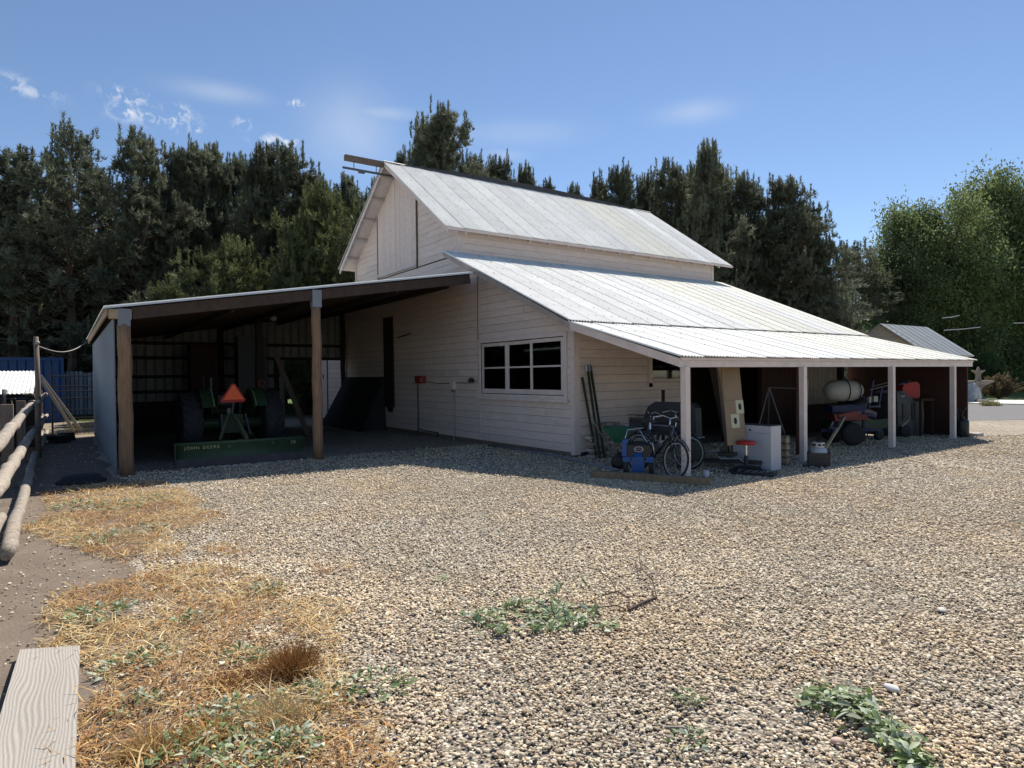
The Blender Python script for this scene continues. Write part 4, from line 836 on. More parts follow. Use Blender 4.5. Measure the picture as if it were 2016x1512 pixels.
# exercise frame parts, cup
t = thing('exercise_frame', 'low black exercise machine frame with silver bars beside the porch post', 'exercise machine', (3.0, .95, 0), R(25))
MB().beam((-.7, 0, .16), (.8, 0, .16), .08, .07).beam((-.65, -.3, .05), (-.65, .3, .05), .06, .06).beam((.75, -.28, .05), (.75, .28, .05), .06, .06).beam((-.4, 0, .16), (-.5, 0, .55), .06, .06).build('frame', BLK, t)
MB().lathe([(.03, -.06), (.19, -.05), (.19, .05), (.03, .06)], (-.45, 0, .32), 'y', 20).build('flywheel', GPL, t); MB().path([(-.3, .16, .30), (-.1, .16, .30), (0, .2, .34)], .016, 6).path([(.1, -.2, .22), (.45, -.2, .24), (.6, -.2, .12)], .014, 6).path([(-.5, -.1, .55), (-.2, -.12, .60)], .015, 6).build('bar', CHR, t); MB().box(.05, .35, -.13, .13, .26, .32).build('seat', BLK, t)
t = thing('white_cup', 'white paper cup on the gravel beside the porch post', 'cup', (3.75, -.30, 0)); MB().lathe([(.035, 0), (.05, .17), (.044, .17), (.03, .01)], (0, 0, 0)).build('cup', WPT, t, True)
# plywood with paper targets
def frame4(p00, p10, p01):
    p00, p10, p01 = Vector(p00), Vector(p10), Vector(p01); return p00, (p10-p00), (p01-p00)
P00 = Vector(pt(1433, 877, 11.75)); P10 = Vector(pt(1470, 874, 11.95)); P01 = Vector(pt(1419, 706, 12.5)); P11 = Vector(pt(1454, 706, 12.7))
nrm_p = (P10-P00).cross(P01-P00).normalized()
if nrm_p.dot(Vector(CAM)-P00) < 0: nrm_p = -nrm_p
ps = thing('plywood_sheet', 'tall narrow tan plywood sheet leaning upright behind the porch beam', 'plywood', tuple(P00))
def loc_(p): return Vector(p)-P00
def onp(s_, t_, off=0.): return (P00*(1-s_)*(1-t_)+P10*s_*(1-t_)+P01*(1-s_)*t_+P11*s_*t_)+nrm_p*off
MB().prism([loc_(onp(0, 0)), loc_(onp(1, 0)), loc_(onp(1, 1)), loc_(onp(0, 1))], -nrm_p*.015).build('panel', PLY, ps)
MB().prism([loc_(onp(.02, .498, .002)), loc_(onp(.98, .498, .002)), loc_(onp(.98, .506, .002)), loc_(onp(.02, .506, .002))], -nrm_p*.004).build('panel_joint', OLDW, ps)
q0 = Vector(gd(1443, 917)); MB().beam(loc_(q0), loc_(onp(-.03, .9, -.03)), .03, .045).build('batten', TIMB, ps); q1 = Vector(gd(1434, 915)); MB().beam(loc_(q1), loc_(onp(-.10, .95, -.05)), .03, .04).build('batten', OLDW, ps)
tag(MB().beam(gd(1439, 897), Vector(pt(1402, 715, 13.0)), .16, .03).build('leaning_board', DWOOD), 'dark board leaning left of the tan plywood sheet', 'board')
for i, (s0, s1, t0, t1) in enumerate(((.60, 1.02, .345, .50), (.28, .72, .185, .34))):
    t = thing('paper_target', ['upper cream paper target with black oval, on the plywood edge', 'lower cream paper target with black oval, pinned on the plywood'][i], 'paper target', tuple(P00), group='paper targets on the plywood')
    MB().prism([loc_(onp(s0, t0, .004)), loc_(onp(s1, t0, .004)), loc_(onp(s1, t1, .004)), loc_(onp(s0, t1, .004))], -nrm_p*.002).build('paper', PAPER, t)
    pts = []
    for k in range(16):
        a = 2*math.pi*k/16; pts.append(loc_(onp((s0+s1)/2+.19*(s1-s0)*1.05*math.cos(a), (t0+t1)/2+.25*(t1-t0)*math.sin(a), .0065)))
    MB().prism(pts, -nrm_p*.001).build('bullseye', BLK, t)
# white cabinet
wcx = thing('white_cabinet', 'white box cabinet standing under the porch behind the red stool', 'cabinet', (3.88, 1.36, 0))
MB().box(-.80, 0, 0, .30, .02, .83).build('carcass', WPT, wcx); MB().box(-.81, .005, -.018, -.002, .04, .69).build('door', WPT, wcx); MB().box(-.81, .005, -.018, -.002, .70, .83).build('drawer_front', WPT, wcx); MB().lathe([(.016, 0), (.02, .02), (.01, .03)], (-.42, -.018, .74), 'y', 8, Matrix.Rotation(R(180), 4, 'Z')).build('knob', BLK, wcx); MB().box(-.82, .01, -.02, .31, .831, .845).build('top', GPL, wcx)
st = thing('red_stool', 'round red-seated mechanic stool on a black wheeled base', 'stool', (3.62, .98, 0))
MB().lathe([(.06, .50), (.155, .51), (.17, .535), (.165, .57), (.10, .585), (.0, .585)], (0, 0, 0), n=24).build('seat', REDP, st, True); MB().path([(0, 0, .30), (0, 0, .5)], .022, 10).build('post', CHR, st); MB().path([(0, 0, .08), (0, 0, .31)], .036, 10).build('sleeve', BLK, st)
for k in range(5):
    a = 2*math.pi*k/5+.3; MB().path([(0, 0, .10), (.18*math.cos(a), .18*math.sin(a), .085), (.29*math.cos(a), .29*math.sin(a), .06)], .02, 6).lathe([(.01, -.02), (.028, -.02), (.028, .02), (.01, .02)], (.29*math.cos(a), .29*math.sin(a), .03), 'y', 8).build('leg', BLK, st)
t = thing('tool_tray', 'flat black tray of tools on the gravel by the stool base', 'tray', (3.9, .80, 0), R(20)); MB().box(-.35, .35, -.15, .15, 0, .05).box(-.36, -.34, -.16, .16, 0, .09).box(.34, .36, -.16, .16, 0, .09).build('tray', BLK, t)
for k in range(5): MB().beam((-.25+.12*k, -.1, .06), (-.2+.12*k, .1, .07), .02, .02).build('tool', STEEL, t)
wk = thing('wood_block_stack', 'narrow stack of small wooden blocks right of the white cabinet', 'wood stack', (3.55, 2.35, 0))
for k in range(13): MB().box(-.10+random.uniform(-.01, .01), .03, -.05, .06+random.uniform(-.01, .02), k*.045, k*.045+.038, Matrix.Rotation(random.uniform(-.1, .1), 4, 'Z')).build('block', TIMB if k % 3 else OLDW, wk)
t = thing('pole_frame', 'thin metal tripod frame standing inside the dark bay', 'frame', (1.6, 4.6, 0))
apex = Vector(pt(1514, 763, 15.5))-Vector((1.6, 4.6, 0))
for q in (pt(1492, 845, 15.2), pt(1545, 855, 15.6), pt(1512, 850, 16.0)): MB().path([apex, Vector(q)-Vector((1.6, 4.6, 0))], .016, 6).build('leg', STEEL, t)
MB().path([apex, Vector(pt(1568, 765, 15.8))-Vector((1.6, 4.6, 0))], .013, 6).build('bar', STEEL, t)
t = thing('door_jamb_boards', 'old upright brown boards beside the second porch post', 'boards', (2.9, 3.2, 0))
for a, b_, w_, m_ in ((pt(1571, 895, 13.2), pt(1571, 722, 13.2), .09, RWOOD), (pt(1576, 893, 13.3), pt(1575, 722, 13.3), .04, TIMB), (pt(1583, 892, 13.25), pt(1589, 748, 13.25), .04, OLDW)):
    MB().beam(Vector(a)-Vector((2.9, 3.2, 0)), Vector(b_)-Vector((2.9, 3.2, 0)), w_, .04).build('board', m_, t)
# propane bottle in black crate
pc_ = Vector(gd(1611, 919)); cz = thing('black_crate', 'black mesh-sided plastic crate by the second porch post, holding the gas bottle', 'crate', (pc_.x-.05, pc_.y+.1, 0), R(35))
MB().box(-.19, .19, -.19, -.175, .0, .27).box(-.19, .19, .175, .19, 0, .27).box(-.19, -.175, -.175, .175, 0, .27).box(.175, .19, -.175, .175, 0, .27).box(-.175, .175, -.175, .175, 0, .015).build('crate_body', BLK, cz)
b = MB()
for i in range(8):
    b.beam((-.14+.035*i, -.193, .05), (-.14+.035*i+.03, -.193, .20), .006, .004).beam((-.14+.035*i+.03, -.194, .05), (-.14+.035*i, -.194, .20), .006, .004)
b.build('mesh_panel', GPL, cz)
gb = thing('propane_bottle', 'white propane bottle with ported collar standing in the black crate', 'gas bottle', (pc_.x-.05, pc_.y+.1, .02))
MB().lathe([(.10, .0), (.145, .03), (.155, .12), (.155, .25), (.14, .31), (.09, .345), (.03, .36)], (0, 0, 0), n=28).build('bottle', WPT, gb, True)
b = MB().lathe([(.105, .345), (.108, .44), (.10, .44), (.098, .345)], (0, 0, 0), n=28); b.build('collar', WPT, gb); MB().lathe([(.03, .35), (.03, .43), (.045, .44), (.045, .46), (.02, .465)], (0, 0, 0)).build('valve', BLK, gb)
b = MB()
for a in (-100, -50, -5): 
    c_ = Vector((.108*math.cos(R(a)), .108*math.sin(R(a)), .395)); b.box(-.002, .002, -.028, .028, -.02, .02, Matrix.Translation(c_) @ Matrix.Rotation(R(a), 4, 'Z'))
b.build('collar_port', BLK, gb)
b = MB().path([Vector((.05*i, .12*math.sin(i*.9)+.05*i, .012)) for i in range(20)], .008, 5); tag(b.build('loose_cord', BLK), 'loose black cord on the gravel around the crate', 'cord'); bpy.data.objects['loose_cord'].location = (3.9, 2.35, 0)
# red digging tool with tan handle
t = thing('jack_tool', 'red-headed tool with tan wooden handle leaning out over the crate', 'tool', (0, 0, 0))
h0, h1 = Vector(pt(1618, 893, 13.0)), Vector(pt(1650, 843, 13.9)); h2 = Vector(pt(1664, 818, 14.2))
MB().beam(h0, h1, .05, .035).build('handle', M('tan_handle', (.42, .31, .17), .6), t); MB().beam(h1, h2, .04, .05).build('shaft', STEEL, t); MB().beam(h2-Vector((.1, .1, .03)), h2+Vector((.16, .18, .06)), .10, .10).build('head', RED, t); MB().path([h1, h1+Vector((-.12, -.1, .0)), h1+Vector((-.08, -.06, .14))], .018, 6).build('hook', STEEL, t)
# yard sprayer: white tank on a blue cart
sy = thing('tank_sprayer', 'wheeled sprayer with white tank and black straps on a dark blue frame', 'sprayer', (2.15, 6.0, 0), R(0)); 
tc_ = Vector(pt(1660, 769, 16.1)); sy.location = (tc_.x, tc_.y, 0); sy.rotation_euler = (0, 0, R(60)); zt_ = tc_.z
prof = [(.02, -.47), (.14, -.45), (.22, -.37), (.26, -.2), (.27, 0), (.26, .2), (.22, .37), (.14, .45), (.02, .47)]
tkn = MB().lathe(prof, (0, 0, zt_), 'x', 28).build('tank', WPL, sy, True); MB().lathe([(.09, 0), (.09, .05), (.02, .06)], (.0, 0, zt_+.26)).build('cap', BLK, tkn, True)
for x in (.02, .30): MB().torus((x, 0, zt_), .272, .016, Matrix.Rotation(R(90), 4, 'Z'), 28, 5).build('strap', BLK, sy)
MB().box(-.4, .4, -.24, .24, zt_-.52, zt_-.36).build('tray', BLUP, sy)
MB().beam((-.4, -.2, zt_-.36), (-.4, -.2, .25), .05, .05).beam((.4, -.2, zt_-.36), (.4, -.2, .25), .05, .05).beam((-.6, 0, .36), (1.0, 0, .36), .07, .07).beam((.5, -.25, .9), (.62, -.25, zt_+.25), .04, .04).beam((.85, -.1, .9), (.95, -.1, zt_+.1), .04, .04).beam((.5, -.2, zt_-.4), (.9, -.1, zt_-.4), .04, .04).build('frame', BLUP, sy)
MB().path([(.5, -.3, zt_+.02), (1.0, -.25, zt_+.12)], .015, 6).path([(.6, -.25, zt_+.1), (1.15, -.1, zt_+.2)], .012, 5).path([(1.0, -.25, zt_+.12), (1.12, -.3, zt_-.05)], .01, 5).build('spray_boom', STEEL, sy); MB().box(.62, .72, -.28, -.18, zt_-.28, zt_-.14).box(.5, .55, -.28, -.2, zt_-.3, zt_-.15).build('valve_block', WPL, sy)
for s_ in (-1, 1): MB().lathe([(.06, -.07), (.26, -.08), (.29, 0), (.26, .08), (.06, .07)], (.0, s_*.38, .29), 'y', 24).build('wheel', RUB, sy, True)
MB().prism([(-.5, -.5, .62), (.35, -.5, .66), (.3, -.5, .78), (-.55, -.5, .80)], (0, .3, 0)).build('engine_cover', RED, sy)
# green trailer with folded cushions
gtz = thing('green_trailer', 'low green yard trailer with small wheels behind the third porch post', 'trailer', (1.9, 8.0, 0), R(85))
MB().box(-.7, .9, -.4, .4, .32, .38).box(-.7, .9, -.42, -.40, .32, .55).box(-.7, .9, .40, .42, .32, .55).box(-.72, -.7, -.42, .42, .32, .55).build('bed', GRN, gtz)
for x in (-.4, .4):
    for s_ in (-1, 1): MB().lathe([(.04, -.04), (.15, -.05), (.17, 0), (.15, .05), (.04, .04)], (x, s_*.46, .17), 'y', 18).build('wheel', RUB, gtz, True)
MB().path([(.9, 0, .34), (1.6, 0, .22), (2.2, 0, .42)], .022, 6).build('tow_bar', STEEL, gtz)
for i, (m_, z, nm) in enumerate(((YEL, .40, 'lowest, orange folded cushion on the green trailer'), (BLUP, .53, 'middle, dark blue folded cushion on the green trailer'), (M('pink_fabric', (.2, .15, .15), .8), .63, 'topmost, pale pink folded cushion on the green trailer'))):
    b = MB(); n = 10; vs = []
    for k in range(n+1):
        a = k/n; x = -.5+1.0*a; zz = z+.10*math.sin(math.pi*a)
        vs += [(x, -.35, zz), (x, .35, zz), (x, .35, zz+.10), (x, -.35, zz+.10)]
    fs = [(4*k+j, 4*k+(j+1) % 4, 4*k+4+(j+1) % 4, 4*k+4+j) for k in range(n) for j in range(4)]+[(0, 3, 2, 1), (4*n, 4*n+1, 4*n+2, 4*n+3)]
    o = b.add(vs, fs).build('cushion', m_, None, True); o.location = (1.9, 8.0, 0); o.rotation_euler = (0, 0, R(85)); tag(o, nm, 'cushion', 'cushions piled on the trailer')
# grey dump cart / grill
gc = thing('grey_cart', 'grey moulded plastic cart with sloping lid near the last porch post', 'cart', (2.1, 10.15, 0), R(75))
b = MB(); pr = [(-.45, .0), (.45, .0), (.50, .55), (.46, .98), (.10, 1.02), (-.30, 1.28), (-.52, 1.22), (-.5, .5)]
b.prism([(x, -.35, z) for x, z in pr], (0, .70, 0)).build('body', GPL, gc); MB().prism([(-.42, -.36, 1.20), (-.18, -.36, 1.06), (-.18, -.36, 1.10), (-.40, -.36, 1.25)], (0, .3, 0)).build('label_panel', BLK, gc)
for x in (-.32, .02): MB().box(x, x+.12, -.37, -.351, .45, .92).build('slot', BLK, gc)
lb = MB().box(-.38, -.24, -.364, -.3605, 1.115, 1.14); lb.build('label', WPL, gc)
for s_ in (-1, 1): MB().lathe([(.04, -.04), (.17, -.05), (.17, .05), (.04, .04)], (-.3, s_*.40, .17), 'y', 18).build('wheel', RUB, gc, True)
rc = thing('red_fuel_can', 'large red plastic fuel can on the shelf beside the last porch post', 'fuel can', (2.25, 10.45, 1.05), R(60))
b = MB(); pr = [(-.30, 0), (.16, 0), (.19, .05), (.19, .36), (.12, .46), (-.12, .44), (-.28, .38), (-.32, .3)]
b.prism([(x, -.13, z) for x, z in pr], (0, .26, 0)).build('can_body', REDP, rc); MB().box(.192, .20, -.06, .06, .10, .32).build('handle_recess', M('dark_red', (.14, .01, .01), .6), rc); MB().lathe([(.05, .44), (.05, .5), (.02, .51)], (-.05, 0, 0)).build('cap', BLK, rc)
t = thing('shelf_bench', 'dark bench under the red fuel can', 'bench', (2.2, 10.5, 0)); MB().box(-.35, .45, -.3, .5, .98, 1.04).build('bench_top', DWOOD, t)
for x in (-.3, .4):
    for y_ in (-.25, .45): MB().box(x-.03, x+.03, y_-.03, y_+.03, 0, .98).build('leg', DWOOD, t)
t = thing('kettle_grill', 'black round-lidded barbecue grill in the last porch bay', 'grill', (1.5, 8.95, 0))
MB().lathe([(.10, .55), (.28, .62), (.34, .80), (.35, .86), (.33, 1.0), (.20, 1.12), (.03, 1.15)], (0, 0, 0), n=24).build('bowl', BLK, t, True)
for k in range(3): a = 2.1*k; MB().path([(.2*math.cos(a), .2*math.sin(a), .62), (.32*math.cos(a), .32*math.sin(a), 0)], .015, 6).build('leg', STEEL, t)
MB().lathe([(.02, 0), (.03, .03), (.02, .05)], (0, 0, 1.16)).build('lid_knob', WPL, t)
tag(MB().path([(3.0, 8.3, .42), (2.7, 9.3, .50), (2.5, 9.8, .56)], .022, 6).build('long_pole', M('tan_pole', (.3, .25, .18), .7)), 'pale pole lying sideways low across the last porch bay', 'pole')
# black pump sprayer
ps_ = thing('pump_sprayer', 'black pump-up garden sprayer with D handle at the last porch post', 'sprayer', (3.36, 10.92, 0), R(-15)); ps_.scale = (1.1, 1.1, 1.1)
MB().lathe([(.12, 0), (.14, .02), (.145, .38), (.13, .42), (.06, .44)], (0, 0, 0), n=20).build('tank', BLK, ps_, True); MB().lathe([(.055, .44), (.06, .50), (.03, .51)], (0, 0, 0)).build('pump_cap', BLK, ps_, True)
MB().prism([(-.03, -.02, .50), (.03, -.02, .50), (.045, -.02, .60), (.11, -.02, .70), (.09, -.02, .73), (-.09, -.02, .73), (-.11, -.02, .70), (-.045, -.02, .60)], (0, .04, 0)).build('handle_stem', BLK, ps_) if False else MB().path([(0, 0, .5), (0, 0, .60), (-.10, 0, .74), (.10, 0, .74), (0, 0, .60)], .017, 6).build('handle', BLK, ps_)
MB().box(.0, .1, -.149, -.14, .08, .2).build('label', GPL, ps_); MB().path([(-.1, 0, .30), (-.25, .0, .6), (-.2, -.05, .78), (-.05, -.1, .72), (0, -.13, .40)], .012, 6).path([(-.1, 0, .3), (-.45, .1, .05), (-.6, 0, .03)], .012, 6).build('hose', BLK, ps_)
tag(MB().box(3.42, 3.62, 11.2, 11.6, 0, .09).build('concrete_block', CONC), 'small pale concrete block on the gravel right of the pump sprayer', 'block')

# ================================================================== FAR RIGHT: SHED, FOUNTAIN, SHRUBS, POLES
fs_ = thing('far_shed', 'small shed with cream gable and grey metal roof beyond the barn', 'shed', (-7.9, 30.2, 0))
rx, rz_, ex_, ez_ = 0.0, 4.62, 2.55, 2.72; L0, L1 = -.3, 5.8
MB().prism([(-2.3, 0, 0), (2.3, 0, 0), (2.3, 0, 2.85), (0, 0, 4.52), (-2.3, 0, 2.85)], (0, 5.5, 0)).build('wall', M('cream_wall', (.78, .66, .48), .75, var=.08), fs_)
rf2 = MB().prism([(rx, L0+.02, rz_-.06), (ex_, L0+.02, ez_-.06), (ex_, L0+.02, ez_-.03), (rx, L0+.02, rz_-.03)], (0, L1-L0-.05, 0)).prism([(rx, L0+.02, rz_-.06), (-ex_, L0+.02, ez_-.06), (-ex_, L0+.02, ez_-.03), (rx, L0+.02, rz_-.03)], (0, L1-L0-.05, 0)).build('roof', TRIM, fs_)
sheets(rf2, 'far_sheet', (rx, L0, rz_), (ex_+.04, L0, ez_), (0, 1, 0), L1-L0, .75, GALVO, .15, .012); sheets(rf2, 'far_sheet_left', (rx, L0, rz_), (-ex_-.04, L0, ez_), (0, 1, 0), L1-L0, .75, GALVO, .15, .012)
for z in np.arange(2.9, 4.4, .2):
    h_ = 2.3*(4.52-z)/(4.52-2.85)-.05; MB().box(-h_, h_, -.02, -.002, z, z+.19).build('gable_board', MATS['cream_wall'], fs_)
MB().box(2.18, 2.33, -.03, .12, 0, 2.9).build('corner_board', TRIM, fs_)
for k in range(9): MB().box(2.302, 2.32, .13, 5.4, .1+.3*k, .385+.3*k).build('wall_board', M('pale_wall_board', (.50, .50, .47), .8), fs_)
fn = thing('stone_fountain', 'two-tiered stone garden fountain on the pale pavement', 'fountain', tuple(gd(1926, 788)), 0)
fz = np.linalg.norm(gd(1926, 788)-CAM)*math.cos(0)/FPX   # metres per photo pixel there
MB().lathe([(.42, 0), (.42, .12), (.22, .2), (.16, .55), (.2, .75), (.3, .85)], (0, 0, 0), n=20).build('pedestal', STONE, fn, True); MB().lathe([(.2, .8), (.55, 1.0), (.78, 1.12), (.80, 1.2), (.72, 1.18), (.1, 1.05)], (0, 0, 0), n=24).build('basin', STONE, fn, True)
MB().lathe([(.14, 1.1), (.18, 1.2), (.13, 1.5), (.2, 1.68)], (0, 0, 0), n=16).build('stem', STONE, fn, True); MB().lathe([(.15, 1.62), (.34, 1.78), (.36, 1.84), (.1, 1.78), (.06, 2.0), (.02, 2.05)], (0, 0, 0), n=20).build('upper_basin', STONE, fn, True)
g_ = gd(1909, 790); t = thing('garden_boulder', 'pale upright boulder left of the stone fountain', 'boulder', tuple(g_))
b = MB().lathe([(.55, -.05), (.62, .3), (.5, .75), (.30, 1.05), (.05, 1.12)], (0, 0, 0), n=9); b.v = [(x*(1+.25*fnoise(x*2, y*2+z, 1, 3)), y*(1+.25*fnoise(y*2, z*2, 1, 7)), z) for x, y, z in b.v]; b.build('boulder', M('white_rock', (.40, .40, .39), .8, var=.3, bump=.6), t)
g_ = gd(1925, 792.5); t = thing('flat_stone', 'low stone slab edging the pale pavement', 'stone', (g_[0]+.2, g_[1], .05)); MB().lathe([(.34, 0), (.36, .07), (.28, .12)], (0, 0, 0), n=9).build('stone', STONE, t)
g_ = pt(1590, 640, 38); vp = thing('vent_pole', 'thin metal pole with round cap behind the barn roof', 'pole', (g_[0], g_[1], 0)); hz = pt(1590, 588, 38)[2]; MB().path([(0, 0, 0), (0, 0, hz-.2)], .09, 10).build('pole', STEEL, vp); MB().lathe([(.05, 0), (.14, .08), (.12, .2), (.02, .26)], (0, 0, hz-.25)).build('cap', WPL, vp, True)
for i, (a, b_) in enumerate(((pt(1855, 626, 43), pt(1889, 621, 43)), (pt(1858, 650, 43), pt(1930, 644, 43)), (pt(1995, 636, 43), pt(2060, 633, 43)))):
    tag(MB().path([a, (a+b_)/2-np.array([0, 0, .03]), b_], .03, 5).build('power_line', M('pale_line', (.6, .6, .58), .6)), ['short upper wire crossing in front of the leafy tree', 'longer wire just above the far shed roof', 'wire at the right edge in front of the leafy tree'][i], 'wire', 'overhead wires before the leafy tree')

# ================================================================== TREES
def leaf_material(name, c, transl=.35, rough=.6, lo=.55, hi=1.55):
    mt = M(name, c, rough, var=.55, scale=.9, rnd=.22, transl=transl, c2=tuple(q*1.55 for q in (c[0]*1.2, c[1], c[2]*.8)), c2amt=.1, spec=.25, detail=3); return mt
PINE = leaf_material('pine_needles', (.15, .165, .105), .36)
OLIVE = leaf_material('juniper_foliage', (.13, .15, .06), .40)
LEAF = leaf_material('tree_leaves', (.17, .215, .085), .45)
SHRUB = leaf_material('shrub_leaves', (.09, .15, .05), .4)
BARK = M('bark', (.11, .075, .055), .95, var=.3, scale=3, bump=.5, bscale=20)
def tufts(P, D, n_bl, ln, wd, seed, spread=.9):
    """blades round each tuft point, pointing about its direction"""
    r = np.random.default_rng(seed); n = len(P); k = n_bl
    dirs = D[:, None, :]*.75+r.normal(size=(n, k, 3))*spread*.55; dirs /= np.linalg.norm(dirs, axis=2, keepdims=True)
    side = np.cross(dirs, r.normal(size=(n, k, 3))); side /= np.linalg.norm(side, axis=2, keepdims=True)+1e-9
    L_ = ln*(.6+.8*r.random((n, k, 1))); W_ = wd*(.7+.6*r.random((n, k, 1))); b = P[:, None, :]+r.normal(size=(n, k, 3))*ln*.12
    a1 = b-side*W_/2; a2 = b+side*W_/2; t_ = b+dirs*L_
    V = np.stack([a1, a2, t_], 2).reshape(-1, 3); F = np.arange(len(V)).reshape(-1, 3); return V, F
def pine_mesh(seed, H=16., Rm=3., sparse=1., low=.12, shape=0):
    r = np.random.default_rng(seed); rr = random.Random(seed); wood = MB(); P = []; D = []; SP = []; SD = []
    lean = (rr.uniform(-.35, .35), rr.uniform(-.35, .35))
    def axis(h): return np.array([lean[0]*h/H+.12*math.sin(h*.5+seed), lean[1]*h/H+.12*math.cos(h*.4+seed), h])
    wood.path([axis(h) for h in np.linspace(0, H*.985, 12)], [max(.02, .26*(1-h/H)**.85) for h in np.linspace(0, H*.985, 12)], 7)
    h = low*H
    while h < H*.985:
        t = (h/H-low)/(1-low)
        rad = (Rm*1.30*(min(1, .70+t*1.2))*((1-t)**(.62 if shape == 0 else .9))*(1+.20*math.sin(h*1.3+seed)+.16*math.sin(h*3.1+2*seed)))+.22
        nb = rr.randint(4, 6) if t < .85 else 4; a0 = rr.random()*6.28
        for i in range(nb):
            if rr.random() > .90*sparse+.05: continue
            a = a0+6.28*i/nb+rr.uniform(-.4, .4); L_ = rad*rr.uniform(.50, 1.25); el = R(rr.uniform(-12, 20)+32*t)
            d = np.array([math.cos(a)*math.cos(el), math.sin(a)*math.cos(el), math.sin(el)]); p = axis(h); pts = [p]; k = 5; st_ = L_/k
            for j in range(k):
                d = d+np.array([rr.uniform(-.15, .15), rr.uniform(-.15, .15), .08+.07*j]); d /= np.linalg.norm(d); p = p+d*st_; pts.append(p.copy())
            wood.path(pts, [max(.014, .055*(1-j/k)*(1.1-t)+.014) for j in range(k+1)], 3, False)
            for q in range(int(2+L_*2.3*sparse)):
                s_ = (.32+.68*rr.random()**.7)*k; j = min(k-1, int(s_)); c = pts[j]+(pts[j+1]-pts[j])*(s_-j); dd = pts[j+1]-pts[j]; dd /= np.linalg.norm(dd)
                off = np.array([rr.gauss(0, 1), rr.gauss(0, 1), rr.gauss(.1, .45)])*(.10+.14*L_)*(1-.5*s_/k)
                if np.linalg.norm(off) > .35: wood.path([c, c+off], [.012, .006], 3, False)
                for m_ in range(rr.randint(4, 8)):
                    e = dd*.4+np.array([rr.gauss(0, .6), rr.gauss(0, .6), .8+rr.gauss(0, .4)]); e /= np.linalg.norm(e)
                    P.append(c+off+np.array([rr.gauss(0, .15), rr.gauss(0, .15), rr.gauss(0, .11)])); D.append(e)
            for q_ in range(2 if t < .5 else 3):          # candle-like shoots standing up from the branch ends
                c0 = pts[-1-(q_ % 2)]+np.array([rr.gauss(0, .16), rr.gauss(0, .16), 0.]); ln_ = rr.uniform(.5, 1.1)
                for q in range(int(ln_/.11)): SP.append(c0+np.array([0, 0, .11*q])); SD.append(np.array([0, 0, 1.]))
        h += rr.uniform(.34, .58)*(1.0 if t < .8 else .75)
    for q in range(14): SP.append(axis(H*.985)+np.array([0, 0, -.13*q+.35])); SD.append(np.array([0, 0, 1.]))
    V, F = tufts(np.array(P), np.array(D), 9, .27, .050, seed+5, .8); V2, F2_ = tufts(np.array(SP), np.array(SD), 7, .19, .045, seed+6, .5)
    V = np.concatenate([V, V2]); F = np.arange(len(V)).reshape(-1, 3)
    return npmesh('pine_crown', V, F, None), wood.mesh('pine_trunk')
def broad_mesh(seed, H=9., Rm=4.5, n=26000, leafs=.15, base=.12, lobes=26):
    r = np.random.default_rng(seed); wood = MB(); wood.path([(0, 0, 0), (.1, 0, H*.2), (0, .1, H*.45), (.1, .1, H*.8)], [.35, .27, .18, .05], 9)
    C = []; 
    for i in range(lobes):
        a = r.random()*6.28; zz = r.random()**.8; rad = Rm*math.sqrt(max(0.05, 1-(2*zz-1)**2*.85))*(.45+.5*r.random()); c = np.array([math.cos(a)*rad*.72, math.sin(a)*rad*.72, H*(base+.16+(1-base-.26)*zz)]); C.append((c, Rm*r.uniform(.22, .40)))
        p0 = np.array([0, 0, H*(.15+.4*zz)]); mid = (p0+c)/2+np.array([0, 0, .3]); wood.path([p0, mid, c, c+(c-mid)*.35], [.10, .07, .035, .01], 4, False)
    P = []; D = []
    per = n//len(C)//7
    for c, q in C:
        g = r.normal(size=(per, 3)); g /= np.linalg.norm(g, axis=1, keepdims=True); rad = q*(r.random((per, 1))**.4)*(1+.35*r.normal(size=(per, 1))*.5)
        p = c+g*rad*np.array([1.1, 1.1, .8]); P.append(p); D.append(g+np.array([0, 0, .2]))
    P = np.concatenate(P); D = np.concatenate(D); D /= np.linalg.norm(D, axis=1, keepdims=True)
    k = 7; m_ = len(P); b = P[:, None, :]+r.normal(size=(m_, k, 3))*leafs*1.3; n1 = r.normal(size=(m_, k, 3))+np.array([0, 0, .8]); n1 /= np.linalg.norm(n1, axis=2, keepdims=True)
    u_ = np.cross(n1, r.normal(size=(m_, k, 3))); u_ /= np.linalg.norm(u_, axis=2, keepdims=True); v_ = np.cross(n1, u_); s_ = leafs*(.6+.7*r.random((m_, k, 1)))
    V = np.stack([b-u_*s_*.5, b-v_*s_*.28, b+u_*s_*.5, b+v_*s_*.28], 2).reshape(-1, 3); F = np.arange(len(V)).reshape(-1, 4)
    return npmesh('leaf_crown', V, F, None), wood.mesh('tree_trunk')
def tree(name, label, cat, pos, mesh_pair, mat, sxy, sz, rz, group):
    t = thing(name, label, cat, pos, rz, group); t.scale = (sxy, sxy, sz)
    c = link(mesh_pair[0], 'crown', t); tr_ = link(mesh_pair[1], 'trunk', t)
    return t
pines = [pine_mesh(1), pine_mesh(2, sparse=.85), pine_mesh(3, shape=1), pine_mesh(4, Rm=2.6), pine_mesh(6, sparse=.6, Rm=3.2, low=.2), pine_mesh(8, Rm=3.4, low=.08)]
for c, t_ in pines: c.materials.append(PINE); t_.materials.append(BARK)
ZT = [max(v.co.z for v in c.vertices)-.15 for c, t_ in pines]
jun = pine_mesh(12, H=10, Rm=3.4, low=.04); jun[0].materials.append(OLIVE); jun[1].materials.append(BARK)
